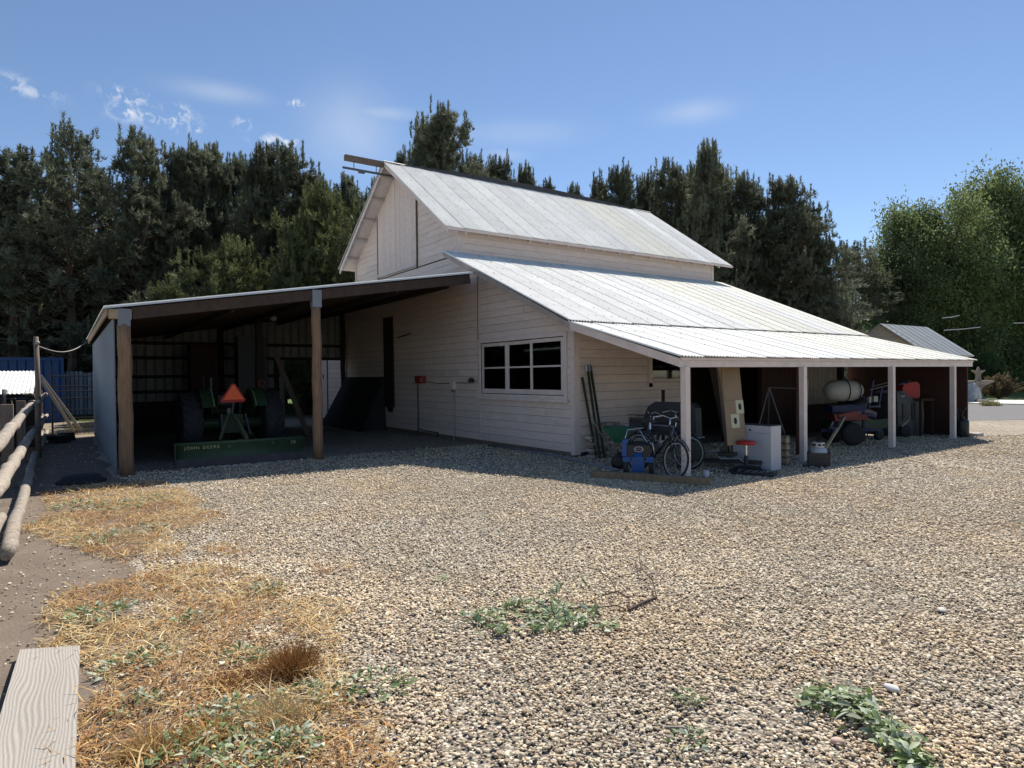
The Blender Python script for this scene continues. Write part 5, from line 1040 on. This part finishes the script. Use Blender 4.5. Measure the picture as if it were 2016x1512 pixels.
TL = [  # u, v of the top in the photo, distance, crown radius, variant, label
 (128, 236, 35, 3.4, 4, 'pine with open see-through top and thin leader, second from the left edge'),
 (18, 290, 36, 3.8, 1, 'broad pine at the left edge, one drooping shoulder'),
 (-75, 300, 38, 4.2, 0, 'pine cut by the left picture edge'),
 (205, 330, 40, 3.0, 3, 'lower dark pine between the open-topped pine and the pointed one'),
 (266, 250, 36, 3.0, 1, 'pointed pine with forked left shoulder above the shed corner'),
 (340, 287, 39, 2.8, 0, 'dense pine left of the group with many upright tips'),
 (372, 282, 40, 2.8, 5, 'pine forming the left tip of the flat-topped group'),
 (432, 280, 41, 2.6, 3, 'narrow pine in the middle of the flat-topped group'),
 (470, 300, 42, 2.6, 0, 'pine at the right end of the flat-topped group'),
 (508, 282, 37, 2.6, 2, 'slim pine just left of the rounded pine above the shed post'),
 (549, 276, 37, 3.1, 5, 'rounded dense pine above the second shed post'),
 (598, 335, 38, 2.8, 0, 'shorter pine stepping down right of the rounded pine'),
 (688, 345, 42, 2.8, 3, 'dark pine directly left of the barn gable'),
 (735, 352, 42, 2.5, 2, 'small dark pine tip behind the barn hay beam'),
 (785, 290, 40, 2.2, 3, 'low pine shoulder left of the tallest pine'),
 (832, 232, 38, 2.4, 0, 'left twin top of the tallest pine behind the ridge'),
 (868, 212, 37, 3.0, 5, 'tallest pine behind the barn ridge'),
 (934, 300, 37, 2.0, 4, 'thin pine immediately right of the tallest pine'),
 (988, 303, 40, 2.5, 0, 'pine with pointed tip over the first third of the ridge'),
 (1040, 328, 41, 2.3, 2, 'pine over the middle of the barn ridge'),
 (1088, 350, 42, 2.0, 3, 'small pine tip right of the middle of the ridge'),
 (1128, 362, 42, 1.9, 2, 'lowest pine tip above the barn ridge'),
 (1166, 346, 42, 2.1, 3, 'slender pine left of the round-topped group above the upper roof'),
 (1224, 320, 40, 2.7, 0, 'pine with raised centre above the right end of the ridge'),
 (1266, 342, 41, 2.3, 5, 'pine in the dip right of the raised one'),
 (1314, 312, 38, 2.6, 1, 'pine left of the tall spire at the end of the ridge'),
 (1386, 276, 36, 2.5, 2, 'tall spire-shaped pine beyond the right end of the barn ridge'),
 (1420, 330, 38, 2.4, 0, 'pine leaning against the right side of the spire'),
 (1470, 338, 38, 2.5, 5, 'broad pine right of the spire'),
 (1532, 345, 37, 2.7, 0, 'full pine with stepped outline on the right slope'),
 (1572, 402, 36, 2.5, 1, 'shorter pine at the right shoulder of the pine row'),
 (1598, 455, 36, 2.2, 3, 'last and lowest pine of the row, right end'),
 (1652, 478, 50, 3.0, 4, 'thin pale pine beyond the row'), (1700, 492, 52, 3.0, 4, 'far thin pine beside the leafy tree'), (1625, 560, 44, 2.6, 5, 'low dark pine under the thin far ones')]
for i, (u, v, D_, rad, k, lab) in enumerate(TL):
    top = pt(u, v-6, D_); base = (top[0], top[1], 0); H0 = top[2]
    tree('pine_tree', lab, 'pine tree', base, pines[k], PINE, rad/3.0*1.12, H0/ZT[k], random.uniform(0, 6.28), 'pines in the row behind the barn')
top = pt(640, 362, 33); tree('juniper_tree', 'olive-green bushy conifer left of the barn gable', 'conifer', (top[0], top[1], 0), jun, OLIVE, 1.05, top[2]/10.8, 1.0, None)
top = pt(598, 440, 32); tree('juniper_tree', 'yellow-green low conifer in front of the pines left of the gable', 'conifer', (top[0], top[1], 0), jun, OLIVE, .9, top[2]/10.8, 3.0, None)
top = pt(455, 470, 31); tree('juniper_tree', 'bushy olive conifer above the middle of the shed roof', 'conifer', (top[0], top[1], 0), jun, OLIVE, .9, top[2]/10.8, 5.0, None)
top = pt(335, 560, 27); tree('juniper_tree', 'short bright green conifer just above the left half of the shed roof', 'conifer', (top[0], top[1], 0), jun, OLIVE, .7, top[2]/10.8, 2.0, None)
sky_u = [q[0] for q in TL]; sky_v = [q[1] for q in TL]; od = np.argsort(sky_u); sky_u = np.array(sky_u)[od]; sky_v = np.array(sky_v)[od]
for i, u in enumerate(range(-140, 1600, 66)):
    uu = u+random.uniform(-22, 22); v_ = float(np.interp(uu, sky_u, sky_v))+(random.uniform(90, 210) if uu < 640 else random.uniform(45, 110)); top = pt(uu, v_, 43+3*(i % 2))
    tree('pine_tree', 'pine filling the gaps in the shaded second row behind the others', 'pine tree', (top[0], top[1], 0), pines[(5, 1, 3, 0)[i % 4]], PINE, 1.15+.25*random.random(), top[2]/17, random.uniform(0, 6.28), 'second row of pines')
# leafy trees on the right
bro = broad_mesh(31, 9.5, 4.4, 52000, leafs=.17, lobes=34, base=-.08); bro[0].materials.append(LEAF); bro[1].materials.append(BARK)
bro2 = broad_mesh(33, 9.0, 4.2, 48000, leafs=.17, lobes=32, base=-.08); bro2[0].materials.append(LEAF); bro2[1].materials.append(BARK)
for (u, v, D_, s_, mp, lab) in ((1968, 336, 57, 1.36, bro, 'large leafy green tree at the right edge, its top highest'), (1862, 350, 54, 1.30, bro2, 'leafy tree forming the middle of the big green crown'), (1796, 398, 55, 1.08, bro, 'leafy tree forming the left shoulder of the big green crown'), (2075, 345, 57, 1.36, bro2, 'leafy tree cut by the right edge of the picture'), (1775, 490, 53, .98, bro, 'lower leafy tree left of and below the big crown'), (1735, 575, 52, .74, bro2, 'small leafy tree between the far shed and the pines'), (1990, 560, 64, 1.25, bro, 'leafy tree in the shade beyond the fountain'), (1880, 600, 66, 1.1, bro2, 'leafy tree in the shade behind the far shed')):
    top = pt(u, v, D_); tree('leafy_tree', lab, 'tree', (top[0], top[1], 0), mp, LEAF, s_, top[2]/9.4, random.uniform(0, 6.28), 'leafy trees on the right')
sb = broad_mesh(41, 2.6, 1.25, 9000, leafs=.11, base=-.1, lobes=14); sb[0].materials.append(SHRUB); sb[1].materials.append(BARK)
top = pt(1940, 697, 47); tree('lilac_shrub', 'dark green leafy shrub behind the stone fountain', 'shrub', (top[0], top[1], 0), sb, SHRUB, 1.15, top[2]/2.5, .4, None)
top = pt(2030, 665, 60); tree('lilac_shrub', 'tall shaded shrub at the right edge beyond the lawn', 'shrub', (top[0], top[1], 0), sb, SHRUB, 3.2, top[2]/2.5, 1.4, None)
top = pt(1880, 660, 60); tree('lilac_shrub', 'tall dark shrub filling the gap behind the far shed', 'shrub', (top[0], top[1], 0), sb, SHRUB, 2.6, top[2]/2.5, 2.4, None)
top = pt(1700, 640, 48); tree('lilac_shrub', 'dark shrub left of the far shed roof', 'shrub', (top[0], top[1], 0), sb, SHRUB, 2.6, top[2]/2.5, 2.9, None)
top = pt(1640, 610, 46); tree('lilac_shrub', 'dark shrub behind the thin vent pole', 'shrub', (top[0], top[1], 0), sb, SHRUB, 2.4, top[2]/2.5, 3.9, None)
# barberry: twiggy reddish bush
g_ = gd(1966, 786); r = np.random.default_rng(5); Pn = []; Dn = []; stems = MB()
for k in range(150):
    a = r.random()*6.28; el = R(28+62*r.random()**.7); L_ = (1.0+.55*r.random())*(1.0 if k % 7 else 1.15); d = np.array([math.cos(a)*math.cos(el)*1.15, math.sin(a)*math.cos(el)*1.15, math.sin(el)*.95]); q = d*L_+np.array([0, 0, .05*math.sin(a)]); stems.path([(0, 0, 0), tuple(q*.5+np.array([0, 0, .08])), tuple(q)], [.012, .008, .004], 3, False)
    for s_ in np.linspace(.35, 1, 12): Pn.append(q*s_+r.normal(size=3)*.03); Dn.append(d)
V, F = tufts(np.array(Pn), np.array(Dn), 6, .15, .05, 3)
t = thing('barberry_bush', 'rounded twiggy reddish-green bush beside the lawn', 'bush', (g_[0], g_[1], 0)); link(npmesh('barberry_leaves', V, F, leaf_material('barberry', (.20, .15, .085), .3)), 'foliage', t); stems.build('stems', BARK, t)
for (u, v, s_, lab) in ((1913, 775, .42, 'small pale weeds between fountain and bush'), (1950, 791, .25, 'low pale groundcover tuft under the reddish bush')):
    g_ = gd(u, v+8); Pn = r.normal(size=(160, 3))*np.array([.8, .8, .25])*s_+np.array([0, 0, .2*s_]); V, F = tufts(Pn, np.tile([0, 0, 1.], (160, 1)), 6, .14, .04, 4)
    t = thing('pale_tuft', lab, 'plant', (g_[0], g_[1], 0)); link(npmesh('tuft_leaves', V, F, leaf_material('pale_groundcover', (.30, .28, .12), .3)), 'foliage', t)
# shaded far hedge so that no bare horizon shows
hp = r.random((9000, 3)); hx = np.stack([-52+hp[:, 0]*3, -45+hp[:, 1]*75, hp[:, 2]*3.2], 1); hx2 = np.stack([-50+hp[:3000, 0]*60, 72+hp[:3000, 1]*4, hp[:3000, 2]*6], 1)
V, F = tufts(np.concatenate([hx, hx2]), np.tile([0, 0, 1.], (12000, 1)), 7, .9, .30, 9); h_ = link(npmesh('far_hedge', V, F, leaf_material('hedge', (.05, .07, .03), .2)), 'far_hedge'); tag(h_, 'dark undergrowth below the row of pines', 'undergrowth', kind='stuff')

# ================================================================== GROUND SCATTER
def pebble(seed):
    b = MB(); rr = random.Random(seed); bm_ = []
    import bmesh
    m_ = bmesh.new(); bmesh.ops.create_icosphere(m_, subdivisions=2, radius=.5)
    sx, sy, sz = rr.uniform(.85, 1.2), rr.uniform(.6, .85), rr.uniform(.38, .55)
    for v in m_.verts:
        n = 1+.26*mnoise.noise(v.co*1.9+Vector((seed*7.1, 0, 0))); v.co = Vector((v.co.x*sx*n, v.co.y*sy*n, v.co.z*sz*n))
    me = bpy.data.meshes.new('pebble'); m_.to_mesh(me); m_.free(); me.shade_smooth(); return me
PEBM = inst_mat('pebble_stone', .75, 0, .3, .14, 3.0)
pebs = [pebble(k) for k in range(7)]
for p in pebs: p.materials.append(PEBM)
pal = np.array([(.52, .44, .34), (.60, .54, .45), (.40, .33, .25), (.27, .22, .17), (.47, .41, .34), (.68, .63, .55), (.22, .19, .165), (.33, .25, .19), (.44, .40, .37), (.56, .46, .33)])*np.array([1.36, 1.27, 1.09])
palp = np.array([.17, .13, .16, .12, .14, .06, .07, .05, .06, .04]); palp /= palp.sum()
F2 = Fw[:2]/np.linalg.norm(Fw[:2]); R2 = Rt[:2]
def frustum_pts(n, d0, d1, half=.86, power=1.0):
    """points on the ground in a wedge in front of the camera, even density per area"""
    dd = np.sqrt(rng.random(n)*(d1*d1-d0*d0)+d0*d0); ss = (rng.random(n)*2-1)*half*dd
    return CAM[:2]+dd[:, None]*F2+ss[:, None]*R2, dd
noise_grid = rng.random((64, 64))
def vn(x, y, s):
    X = (x*s) % 64; Y = (y*s) % 64; i = X.astype(int); j = Y.astype(int); fx = X-i; fy = Y-j; fx = fx*fx*(3-2*fx); fy = fy*fy*(3-2*fy); i2 = (i+1) % 64; j2 = (j+1) % 64
    return (noise_grid[i, j]*(1-fx)+noise_grid[i2, j]*fx)*(1-fy)+(noise_grid[i, j2]*(1-fx)+noise_grid[i2, j2]*fx)*fy
def fbm(x, y, s): return .5*vn(x, y, s)+.3*vn(x+7, y+3, s*2.1)+.2*vn(x+17, y+9, s*4.3)
def in_build(x, y): return ((x < 0) & (y > 0)) | ((x < -3.7) & (y > -8.6))
# ---- straw, dry leaves, wilted leaves
def world_poly(px): return [tuple(gd(u, v)[:2]) for u, v in px]
PA = world_poly([(160, 1512), (150, 1330), (85, 1262), (110, 1165), (250, 1150), (330, 1120), (400, 1115), (520, 1150), (600, 1230), (660, 1310), (690, 1380), (790, 1420), (800, 1560), (400, 1600)])
PB = world_poly([(60, 1000), (130, 960), (330, 945), (400, 1000), (410, 1040), (330, 1060), (370, 1100), (260, 1110), (150, 1090), (60, 1050)])
PCs = [(world_poly([(u-w_, v), (u, v-h), (u+w_, v), (u, v+h)])) for u, v, w_, h in ((350, 1012, 70, 22), (450, 1085, 70, 16), (150, 1235, 60, 30), (380, 1180, 90, 30), (660, 1128, 50, 12), (620, 1210, 70, 40), (1990, 1050, 60, 18), (790, 893, 20, 8), (760, 1450, 60, 60))]
def wob(p, a=.30, s_=1.5): return p[:, 0]+a*(fbm(p[:, 0], p[:, 1], s_)-.5)*2, p[:, 1]+a*(fbm(p[:, 0]+31, p[:, 1]+5, s_)-.5)*2
def dens0(p): return dens(p)
def dens(p):
    x, y = wob(p); d = np.zeros(len(p)); d = np.where(inpoly(x, y, PA), 1.0, d); d = np.where(inpoly(x, y, PB), np.maximum(d, .75), d)
    for q in PCs: d = np.where(inpoly(x, y, q), np.maximum(d, .6), d)
    m_ = fbm(p[:, 0]+3, p[:, 1]+8, 2.6); return d*np.clip((m_-.26)*4.4, .06, 1)
allP = []; allS = []
for (n, d0, d1, smin, smax) in ((160000, 2.4, 6.5, .010, .031), (170000, 6.5, 11.5, .014, .034), (70000, 11.5, 18, .024, .046)):
    p, dd = frustum_pts(n, d0, d1); s_ = smin+(smax-smin)*rng.random(n)**1.6
    x, y = p[:, 0], p[:, 1]; dirt = inpoly(x+.35*(fbm(x, y, 1.1)-.5)*2, y+.35*(fbm(x+30, y, 1.1)-.5)*2, DIRTP); keep = ~in_build(x, y) & ((~dirt) | (rng.random(n) < .025)); keep &= y > -9.9
    tw = np.abs(np.mod(x*.55+y*.83+1.2*fbm(x, y, .12), 3.1)-1.55); wheel = ((fbm(x, y, .35) > .58) & (rng.random(n) < .40)) | ((tw < .17) & (rng.random(n) < .45)) | ((fbm(x, y, 1.6) > .66) & (rng.random(n) < .5)); keep &= ~wheel; keep &= rng.random(n) > .85*np.clip(dens0(p)*1.3, 0, 1)
    allP.append(p[keep]); allS.append(s_[keep])
p = np.concatenate(allP); s_ = np.concatenate(allS); n = len(p)
ci = rng.choice(len(pal), n, p=palp); tone = (.82+.36*fbm(p[:, 0], p[:, 1], .5))*(.88+.24*rng.random(n)); warm = fbm(p[:, 0]+40, p[:, 1]+11, .8)[:, None]
cc = pal[ci]*tone[:, None]*(1+(warm-.5)*np.array([.16, 0, -.22]))
o = scatter('gravel', np.c_[p, s_*.16+.012*rng.random(n)], np.c_[(rng.random((n, 2))-.5)*.9, rng.random(n)*6.28], np.c_[s_, s_, s_], cc, pebs); tag(o, 'tan and brown river pebbles covering the yard', 'gravel')
# a few larger stones
def blade(seed, L_=1., curl=.3, w_=.05, k=3):
    rr = random.Random(seed); vs = []; p = Vector((0, 0, 0)); d = Vector((1, 0, rr.uniform(.0, .5))).normalized()
    for i in range(k+1):
        ww = w_*(1-.75*i/k); vs += [p+Vector((0, -ww/2, 0)), p+Vector((0, ww/2, 0))]; d = (d+Vector((0, rr.uniform(-curl, curl), rr.uniform(-curl, curl*.3)))).normalized(); p = p+d*L_/k
    me = bpy.data.meshes.new('straw'); me.from_pydata([tuple(v) for v in vs], [], [(2*i, 2*i+1, 2*i+3, 2*i+2) for i in range(k)]); me.update(); return me
STRAWM = inst_mat('dry_straw', .8, .25, .25, .15, 4)
bl_ = [blade(k, curl=.25+.1*(k % 3), w_=.045+.02*(k % 2)) for k in range(6)]+[blade(k+20, curl=.6, w_=.30, k=2) for k in range(3)]
for q in bl_: q.materials.append(STRAWM)
bl_s, bl_l = bl_[:6], bl_[6:]
n = 400000; p, dd = frustum_pts(n, 2.4, 14, .9); ok = p[:, 1]+.62*(p[:, 0]-9) < -6.2+2.0*(p[:, 0] < 3); ok |= p[:, 0] < 3.2; p = p[ok]; dd = dd[ok]; n = len(p); dn = dens(p); k_ = (rng.random(n) < dn*np.clip(1.25-dd/22, .3, 1)) & (p[:, 1] > -9.75); p = p[k_]; n = len(p)
straw = np.array([(.78, .58, .28), (.70, .48, .20), (.52, .29, .12), (.35, .17, .07), (.86, .72, .45), (.60, .38, .15)]); reds = fbm(p[:, 0]+50, p[:, 1], 1.7)
ci = np.where(rng.random(n) < np.clip((reds-.38)*4, .12, .9), rng.choice([2, 3, 2, 5], n), rng.choice([0, 1, 4, 0, 5], n))
L_ = .045+.14*rng.random(n)**2; o = scatter('dry_grass', np.c_[p, .012+.035*rng.random(n)*(.3+fbm(p[:, 0], p[:, 1], 3))], np.c_[(rng.random((n, 2))-.5)*.9, rng.random(n)*6.28], np.c_[L_, L_, L_], straw[ci]*(.75+.5*rng.random((n, 1))), bl_s); tag(o, 'trampled straw and dry yellow grass on the left foreground', 'dry grass')
n = 170000; p, dd = frustum_pts(n, 2.4, 14, .9); dn = dens(p); k_ = (rng.random(n) < dn*.8+.003) & (p[:, 1] > -9.75) & ~in_build(p[:, 0], p[:, 1]); p = p[k_]; n = len(p)
ci = rng.choice([2, 3, 2, 5, 1, 4, 0], n); L_ = .016+.034*rng.random(n)
o = scatter('fallen_leaves', np.c_[p, .02+.03*rng.random(n)], np.c_[(rng.random((n, 2))-.5)*1.6, rng.random(n)*6.28], np.c_[L_, L_, L_], straw[ci]*(.7+.6*rng.random((n, 1))), bl_l); tag(o, 'small brown and orange dead leaves scattered over grass and gravel', 'dead leaves')
# dirt crumbs
n = 22000; p, dd = frustum_pts(n, 3, 16, .92); x, y = p[:, 0], p[:, 1]; k_ = inpoly(x, y, DIRTP) & (y > -10.6) & ~in_build(x, y); p = p[k_]; n = len(p); s_ = .008+.028*rng.random(n)**3
o = scatter('dirt_crumbs', np.c_[p, s_*.1], np.c_[(rng.random((n, 2))-.5), rng.random(n)*6.28], np.c_[s_, s_, s_], pal[rng.choice(len(pal), n)]*.42*(.6+.6*rng.random((n, 1))), pebs); tag(o, 'small stones and crumbs on the bare dirt', 'stones')
# wilted green leaves: leaf shape
def leaf(seed, w_=.36, curl=.5):
    rr = random.Random(seed); k = 5; vs = []; c0 = rr.uniform(.2, curl); fold = rr.uniform(.1, .35)
    for i in range(k+1):
        t_ = i/k; ww = w_*math.sin(math.pi*min(1, t_*.93+.05))**.8/2; z = c0*math.sin(t_*2.2)*.5; vs += [(t_, -ww, z+ww*fold), (t_, 0, z), (t_, ww, z+ww*fold)]
    fs = [(3*i+j, 3*i+j+1, 3*i+j+4, 3*i+j+3) for i in range(k) for j in range(2)]
    return vs, fs
LEAFM = inst_mat('wilted_leaf', .6, .30, .3, .2, 6, vertex=True)
gcol = np.array([(.20, .27, .10), (.42, .48, .30), (.58, .62, .48), (.13, .19, .06), (.46, .52, .36), (.27, .35, .16)])
def leafy(pts, ups, size, seed, name, bias=0):
    r = np.random.default_rng(seed); V = []; F = []; Cc = []
    for i, (p, d) in enumerate(zip(pts, ups)):
        vs, fs = leaf(seed*31+i); s_ = size*(.6+.7*r.random()); d = np.array(d, float); d /= np.linalg.norm(d)+1e-9; sd2 = np.cross(d, r.normal(size=3)*.5+np.array([0, 0, 1.])); sd2 /= np.linalg.norm(sd2)+1e-9; up2 = np.cross(sd2, d)
        o_ = len(V)
        for v in vs: V.append(np.array(p)+(d*v[0]+sd2*v[1]+up2*v[2])*s_)
        F += [tuple(q+o_ for q in f) for f in fs]; c_ = gcol[r.integers(0, 6)]*(.8+.4*r.random()); Cc += [c_]*len(vs)
    return npmesh(name, np.array(V), np.array(F), LEAFM, True, np.array(Cc))
def clump(label, u, v, rad, n, size, seed, hgt=.09, el=1.0, ang=0.):
    g_ = gd(u, v); r = np.random.default_rng(seed); a = r.random(n)*6.28; q = rad*np.sqrt(r.random(n)); x = q*np.cos(a); y = q*np.sin(a)*el; c_, s_ = math.cos(ang), math.sin(ang)
    P = np.stack([x*c_-y*s_, x*s_+y*c_, .02+hgt*r.random(n)*(1-.6*q/rad)], 1); D = np.stack([x+r.normal(size=n)*rad*.7, y+r.normal(size=n)*rad*.7, r.uniform(-.35, .5, n)*rad], 1)
    t = thing('wilted_weed', label, 'weed', (g_[0], g_[1], 0), group='wilted weeds lying in the yard'); link(leafy(P, D, size, seed, 'weed_leaves'), 'leaves', t); return t
CL = [(200, 1215, .22, 70, .085, 'grey-green wilted weed on the dirt left of the straw', 1.3), (375, 1225, .11, 26, .085, 'small drooping weed in the straw centre left'), (525, 1165, .15, 40, .08, 'dark green weed near the upper end of the straw patch'), (480, 1300, .12, 34, .08, 'weed lying in the straw left of the brown tuft'), (300, 1300, .14, 30, .08, 'faded weed in the straw right of the plank top'), (245, 1320, .15, 34, .075, 'trailing weed touching the plank corner'), (445, 1415, .16, 70, .075, 'thick grey-green weed clump in the lower straw', ), (270, 1395, .12, 46, .06, 'small-leaved dark weed by the plank middle'), (590, 1385, .16, 44, .075, 'spreading weed right of the lower straw clumps'), (735, 1360, .20, 60, .08, 'wilted weed on the gravel edge right of the straw'), (480, 1490, .22, 90, .085, 'large wilted clump at the bottom edge of the picture'), (575, 1480, .14, 50, .08, 'bright weed beside the bottom clump'), (360, 1490, .13, 34, .09, 'big-leaved pale weed at the bottom left'),
      (150, 1000, .35, 70, .09, 'weed patch nearest the shaded feed pan'), (225, 1000, .35, 60, .09, 'weed patch in the upper straw beside the shadow edge'), (205, 1065, .30, 60, .09, 'grey weed in the lower part of the upper straw patch'), (290, 1045, .2, 34, .09, 'small weed at the right of the upper straw patch'), (300, 985, .3, 40, .09, 'low weed near the shed shadow'), (880, 1148, .09, 24, .06, 'tiny lone weed on open gravel above the cut branch'), (1352, 1385, .07, 26, .06, 'small lone green weed left of the long leafy cutting'), (1358, 1470, .09, 30, .06, 'small weed beside the stick on the gravel'), (830, 895, .28, 26, .10, 'thin weed standing at the shadow corner'), (905, 905, .14, 14, .09, 'smaller weed on the shadow edge of the gravel'), (1050, 934, .1, 10, .08, 'sprig on the shadow edge in front of the window'), (100, 1030, .18, 20, .08, 'few leaves left of the upper straw patch')]
for i, c_ in enumerate(CL): clump(c_[5], c_[0], c_[1], c_[2]*1.05, int(c_[3]*1.9), c_[4]*.60, 100+i, hgt=.16 if c_[1] < 910 else .06)
# brown dry tuft
def tuft(label, u, v, rad, hgt, n, seed, cl):
    g_ = gd(u, v); r = np.random.default_rng(seed); P = np.c_[r.normal(size=(n, 2))*rad*.35, np.zeros(n)]; D = np.c_[P[:, :2]*2.2+r.normal(size=(n, 2))*rad*.5, np.full(n, hgt)]; D /= np.linalg.norm(D, axis=1, keepdims=True)
    V, F = tufts(P, D, 5, hgt, .006, seed, .5); t = thing('dry_tuft', label, 'dry grass tuft', (g_[0], g_[1], 0), group='dry grass tufts'); link(npmesh('tuft_blades', V, F, M('tuft_'+str(seed), cl, .9, transl=.25, var=.3)), 'blades', t)
tuft('bushy dark orange-brown dried tuft near the edge of the gravel', 575, 1325, .14, .17, 260, 1, (.34, .17, .06)); tuft('golden dried tuft in the lower straw', 410, 1450, .17, .09, 190, 2, (.55, .34, .12)); tuft('pale dried tuft at the lower right of the straw', 540, 1420, .2, .12, 220, 3, (.62, .46, .24)); tuft('low rusty tuft left of the brown bushy one', 470, 1345, .22, .08, 200, 4, (.36, .18, .07)); tuft('golden tuft beside the plank bottom', 300, 1480, .16, .10, 200, 5, (.55, .36, .15))
# cut branch with leaves
def gp(u, v, z=.02): q = gd(u, v); return Vector((q[0], q[1], z))
TW = M('dark_twig', (.08, .055, .04), .85)
cb = thing('cut_branch', 'cut leafy branch with bare curving twigs lying on the gravel', 'branch', tuple(gp(1240, 1205, 0)))
o0 = gp(1240, 1205, 0)
b = MB()
for path_, r_ in (([(1292, 1183, .03), (1265, 1194, .03), (1238, 1208, .03)], .012), ([(1292, 1183, .04), (1285, 1163, .09), (1262, 1146, .12), (1258, 1120, .16), (1255, 1100, .19)], .005), ([(1262, 1146, .10), (1240, 1142, .05), (1215, 1142, .03)], .003), ([(1238, 1206, .03), (1238, 1192, .06), (1215, 1184, .08), (1185, 1185, .05)], .006), ([(1212, 1182, .08), (1205, 1168, .10), (1180, 1150, .12), (1150, 1144, .13)], .004), ([(1232, 1208, .03), (1215, 1202, .04), (1180, 1206, .04), (1145, 1204, .03), (1090, 1208, .03), (1050, 1196, .05)], .006), ([(1180, 1206, .04), (1170, 1195, .06), (1140, 1205, .04)], .004), ([(1145, 1204, .03), (1120, 1230, .03), (1180, 1235, .03)], .004), ([(1090, 1206, .03), (1040, 1220, .03), (960, 1235, .03)], .005)):
    b.path([gp(u, v, z)-o0 for u, v, z in path_], r_, 5)
b.build('twigs', TW, cb)
PL = []; DL = []; r = np.random.default_rng(77)
def lv(u, v, n, su, sv, z=.05, up=0.):
    for k in range(int(n*1.7)):
        uu, vv = u+r.normal()*su, v+r.normal()*sv; q = gp(uu, vv, z*r.random()+.015)-o0; PL.append(np.array(q)); DL.append(np.array([r.normal(), r.normal(), r.normal()*.3+up]))
lv(955, 1225, 46, 20, 8); lv(985, 1250, 22, 16, 5); lv(1010, 1200, 26, 13, 8); lv(1060, 1215, 80, 24, 12); lv(1070, 1245, 30, 22, 5); lv(1110, 1215, 40, 14, 10); lv(1140, 1235, 34, 14, 9); lv(1195, 1240, 14, 8, 5); lv(1165, 1215, 12, 8, 6)
for (u, v, n) in ((1098, 1158, 5), (1104, 1176, 7), (1088, 1180, 6), (1147, 1148, 5), (1176, 1200, 6), (1062, 1188, 6)):
    for k in range(n): q = gp(u, v+10, .05+.10*r.random())-o0; PL.append(np.array(q)+r.normal(size=3)*.012); DL.append(np.array([r.normal()*.3, r.normal()*.3, -1.0+r.random()*1.7]))
link(leafy(PL, DL, .060, 9, 'branch_leaves'), 'leaves', cb)
# long leafy cutting bottom right
o1 = gp(1700, 1450, 0); lc = thing('leafy_cutting', 'long wilted leafy stem lying at the bottom right of the gravel', 'plant cutting', tuple(o1)); b = MB(); PL = []; DL = []
line = [(1600, 1378), (1660, 1385), (1700, 1400), (1740, 1440), (1790, 1490), (1830, 1530)]
for k in range(6): b.path([gp(u+r.normal()*8, v+r.normal()*7, .03+.04*r.random())-o1 for u, v in line], .004, 4)
b.build('stems', M('green_stem', (.20, .26, .10), .7), lc)
for i in range(len(line)-1):
    for k in range(85):
        t_ = r.random(); u = line[i][0]*(1-t_)+line[i+1][0]*t_; v = line[i][1]*(1-t_)+line[i+1][1]*t_; s_ = r.normal()*13; q = gp(u-s_*.8-6, v+s_*.75+8, .015+.07*r.random())-o1; PL.append(np.array(q)); DL.append(np.array([r.normal()*.6-.3, r.normal()*.6-.5, r.normal()*.2]))
link(leafy(PL, DL, .064, 13, 'cutting_leaves'), 'leaves', lc)
tag(MB().path([gp(1308, 1440, .02), gp(1345, 1443, .025), gp(1380, 1450, .02)], [.008, .011, .006], 7).build('broken_stick', LOGM), 'short pale stick lying on the pebbles at the lower right', 'stick')
tag(MB().path([gp(40, 982, .02), gp(55, 978, .025), gp(72, 975, .02)], .009, 6).build('broken_stick', LOGM), 'short bleached stick on the dirt beside the lowest log rail', 'stick')
for i, (u, v, s_, c_, lab) in enumerate(((1755, 1360, .05, (.62, .60, .58), 'pale flat stone above the leafy cutting'), (1650, 1465, .045, (.60, .42, .33), 'pinkish stone left of the leafy cutting'), (1855, 1205, .05, (.55, .53, .46), 'larger pale stone on the right-hand gravel'), (290, 1455, .045, (.34, .27, .24), 'rounded dark stone in the straw'), (315, 1250, .035, (.6, .52, .46), 'pale stone in the straw'), (350, 1112, .04, (.07, .05, .04), 'black lump on the dirt above the straw patch'), (1790, 1000, .04, (.09, .08, .07), 'dark lump on the far right gravel'))):
    o = link(pebs[i % 7].copy(), 'stone'); o.data.materials.clear(); o.data.materials.append(M('stone_%d' % i, c_, .8, var=.15, scale=20)); o.location = gp(u, v, s_*.35); o.scale = (s_*1.6, s_*1.5, s_*1.5); o.rotation_euler = (0, 0, i); tag(o, lab, 'stone', 'larger stones in the yard')
print('siding boards', nboard)
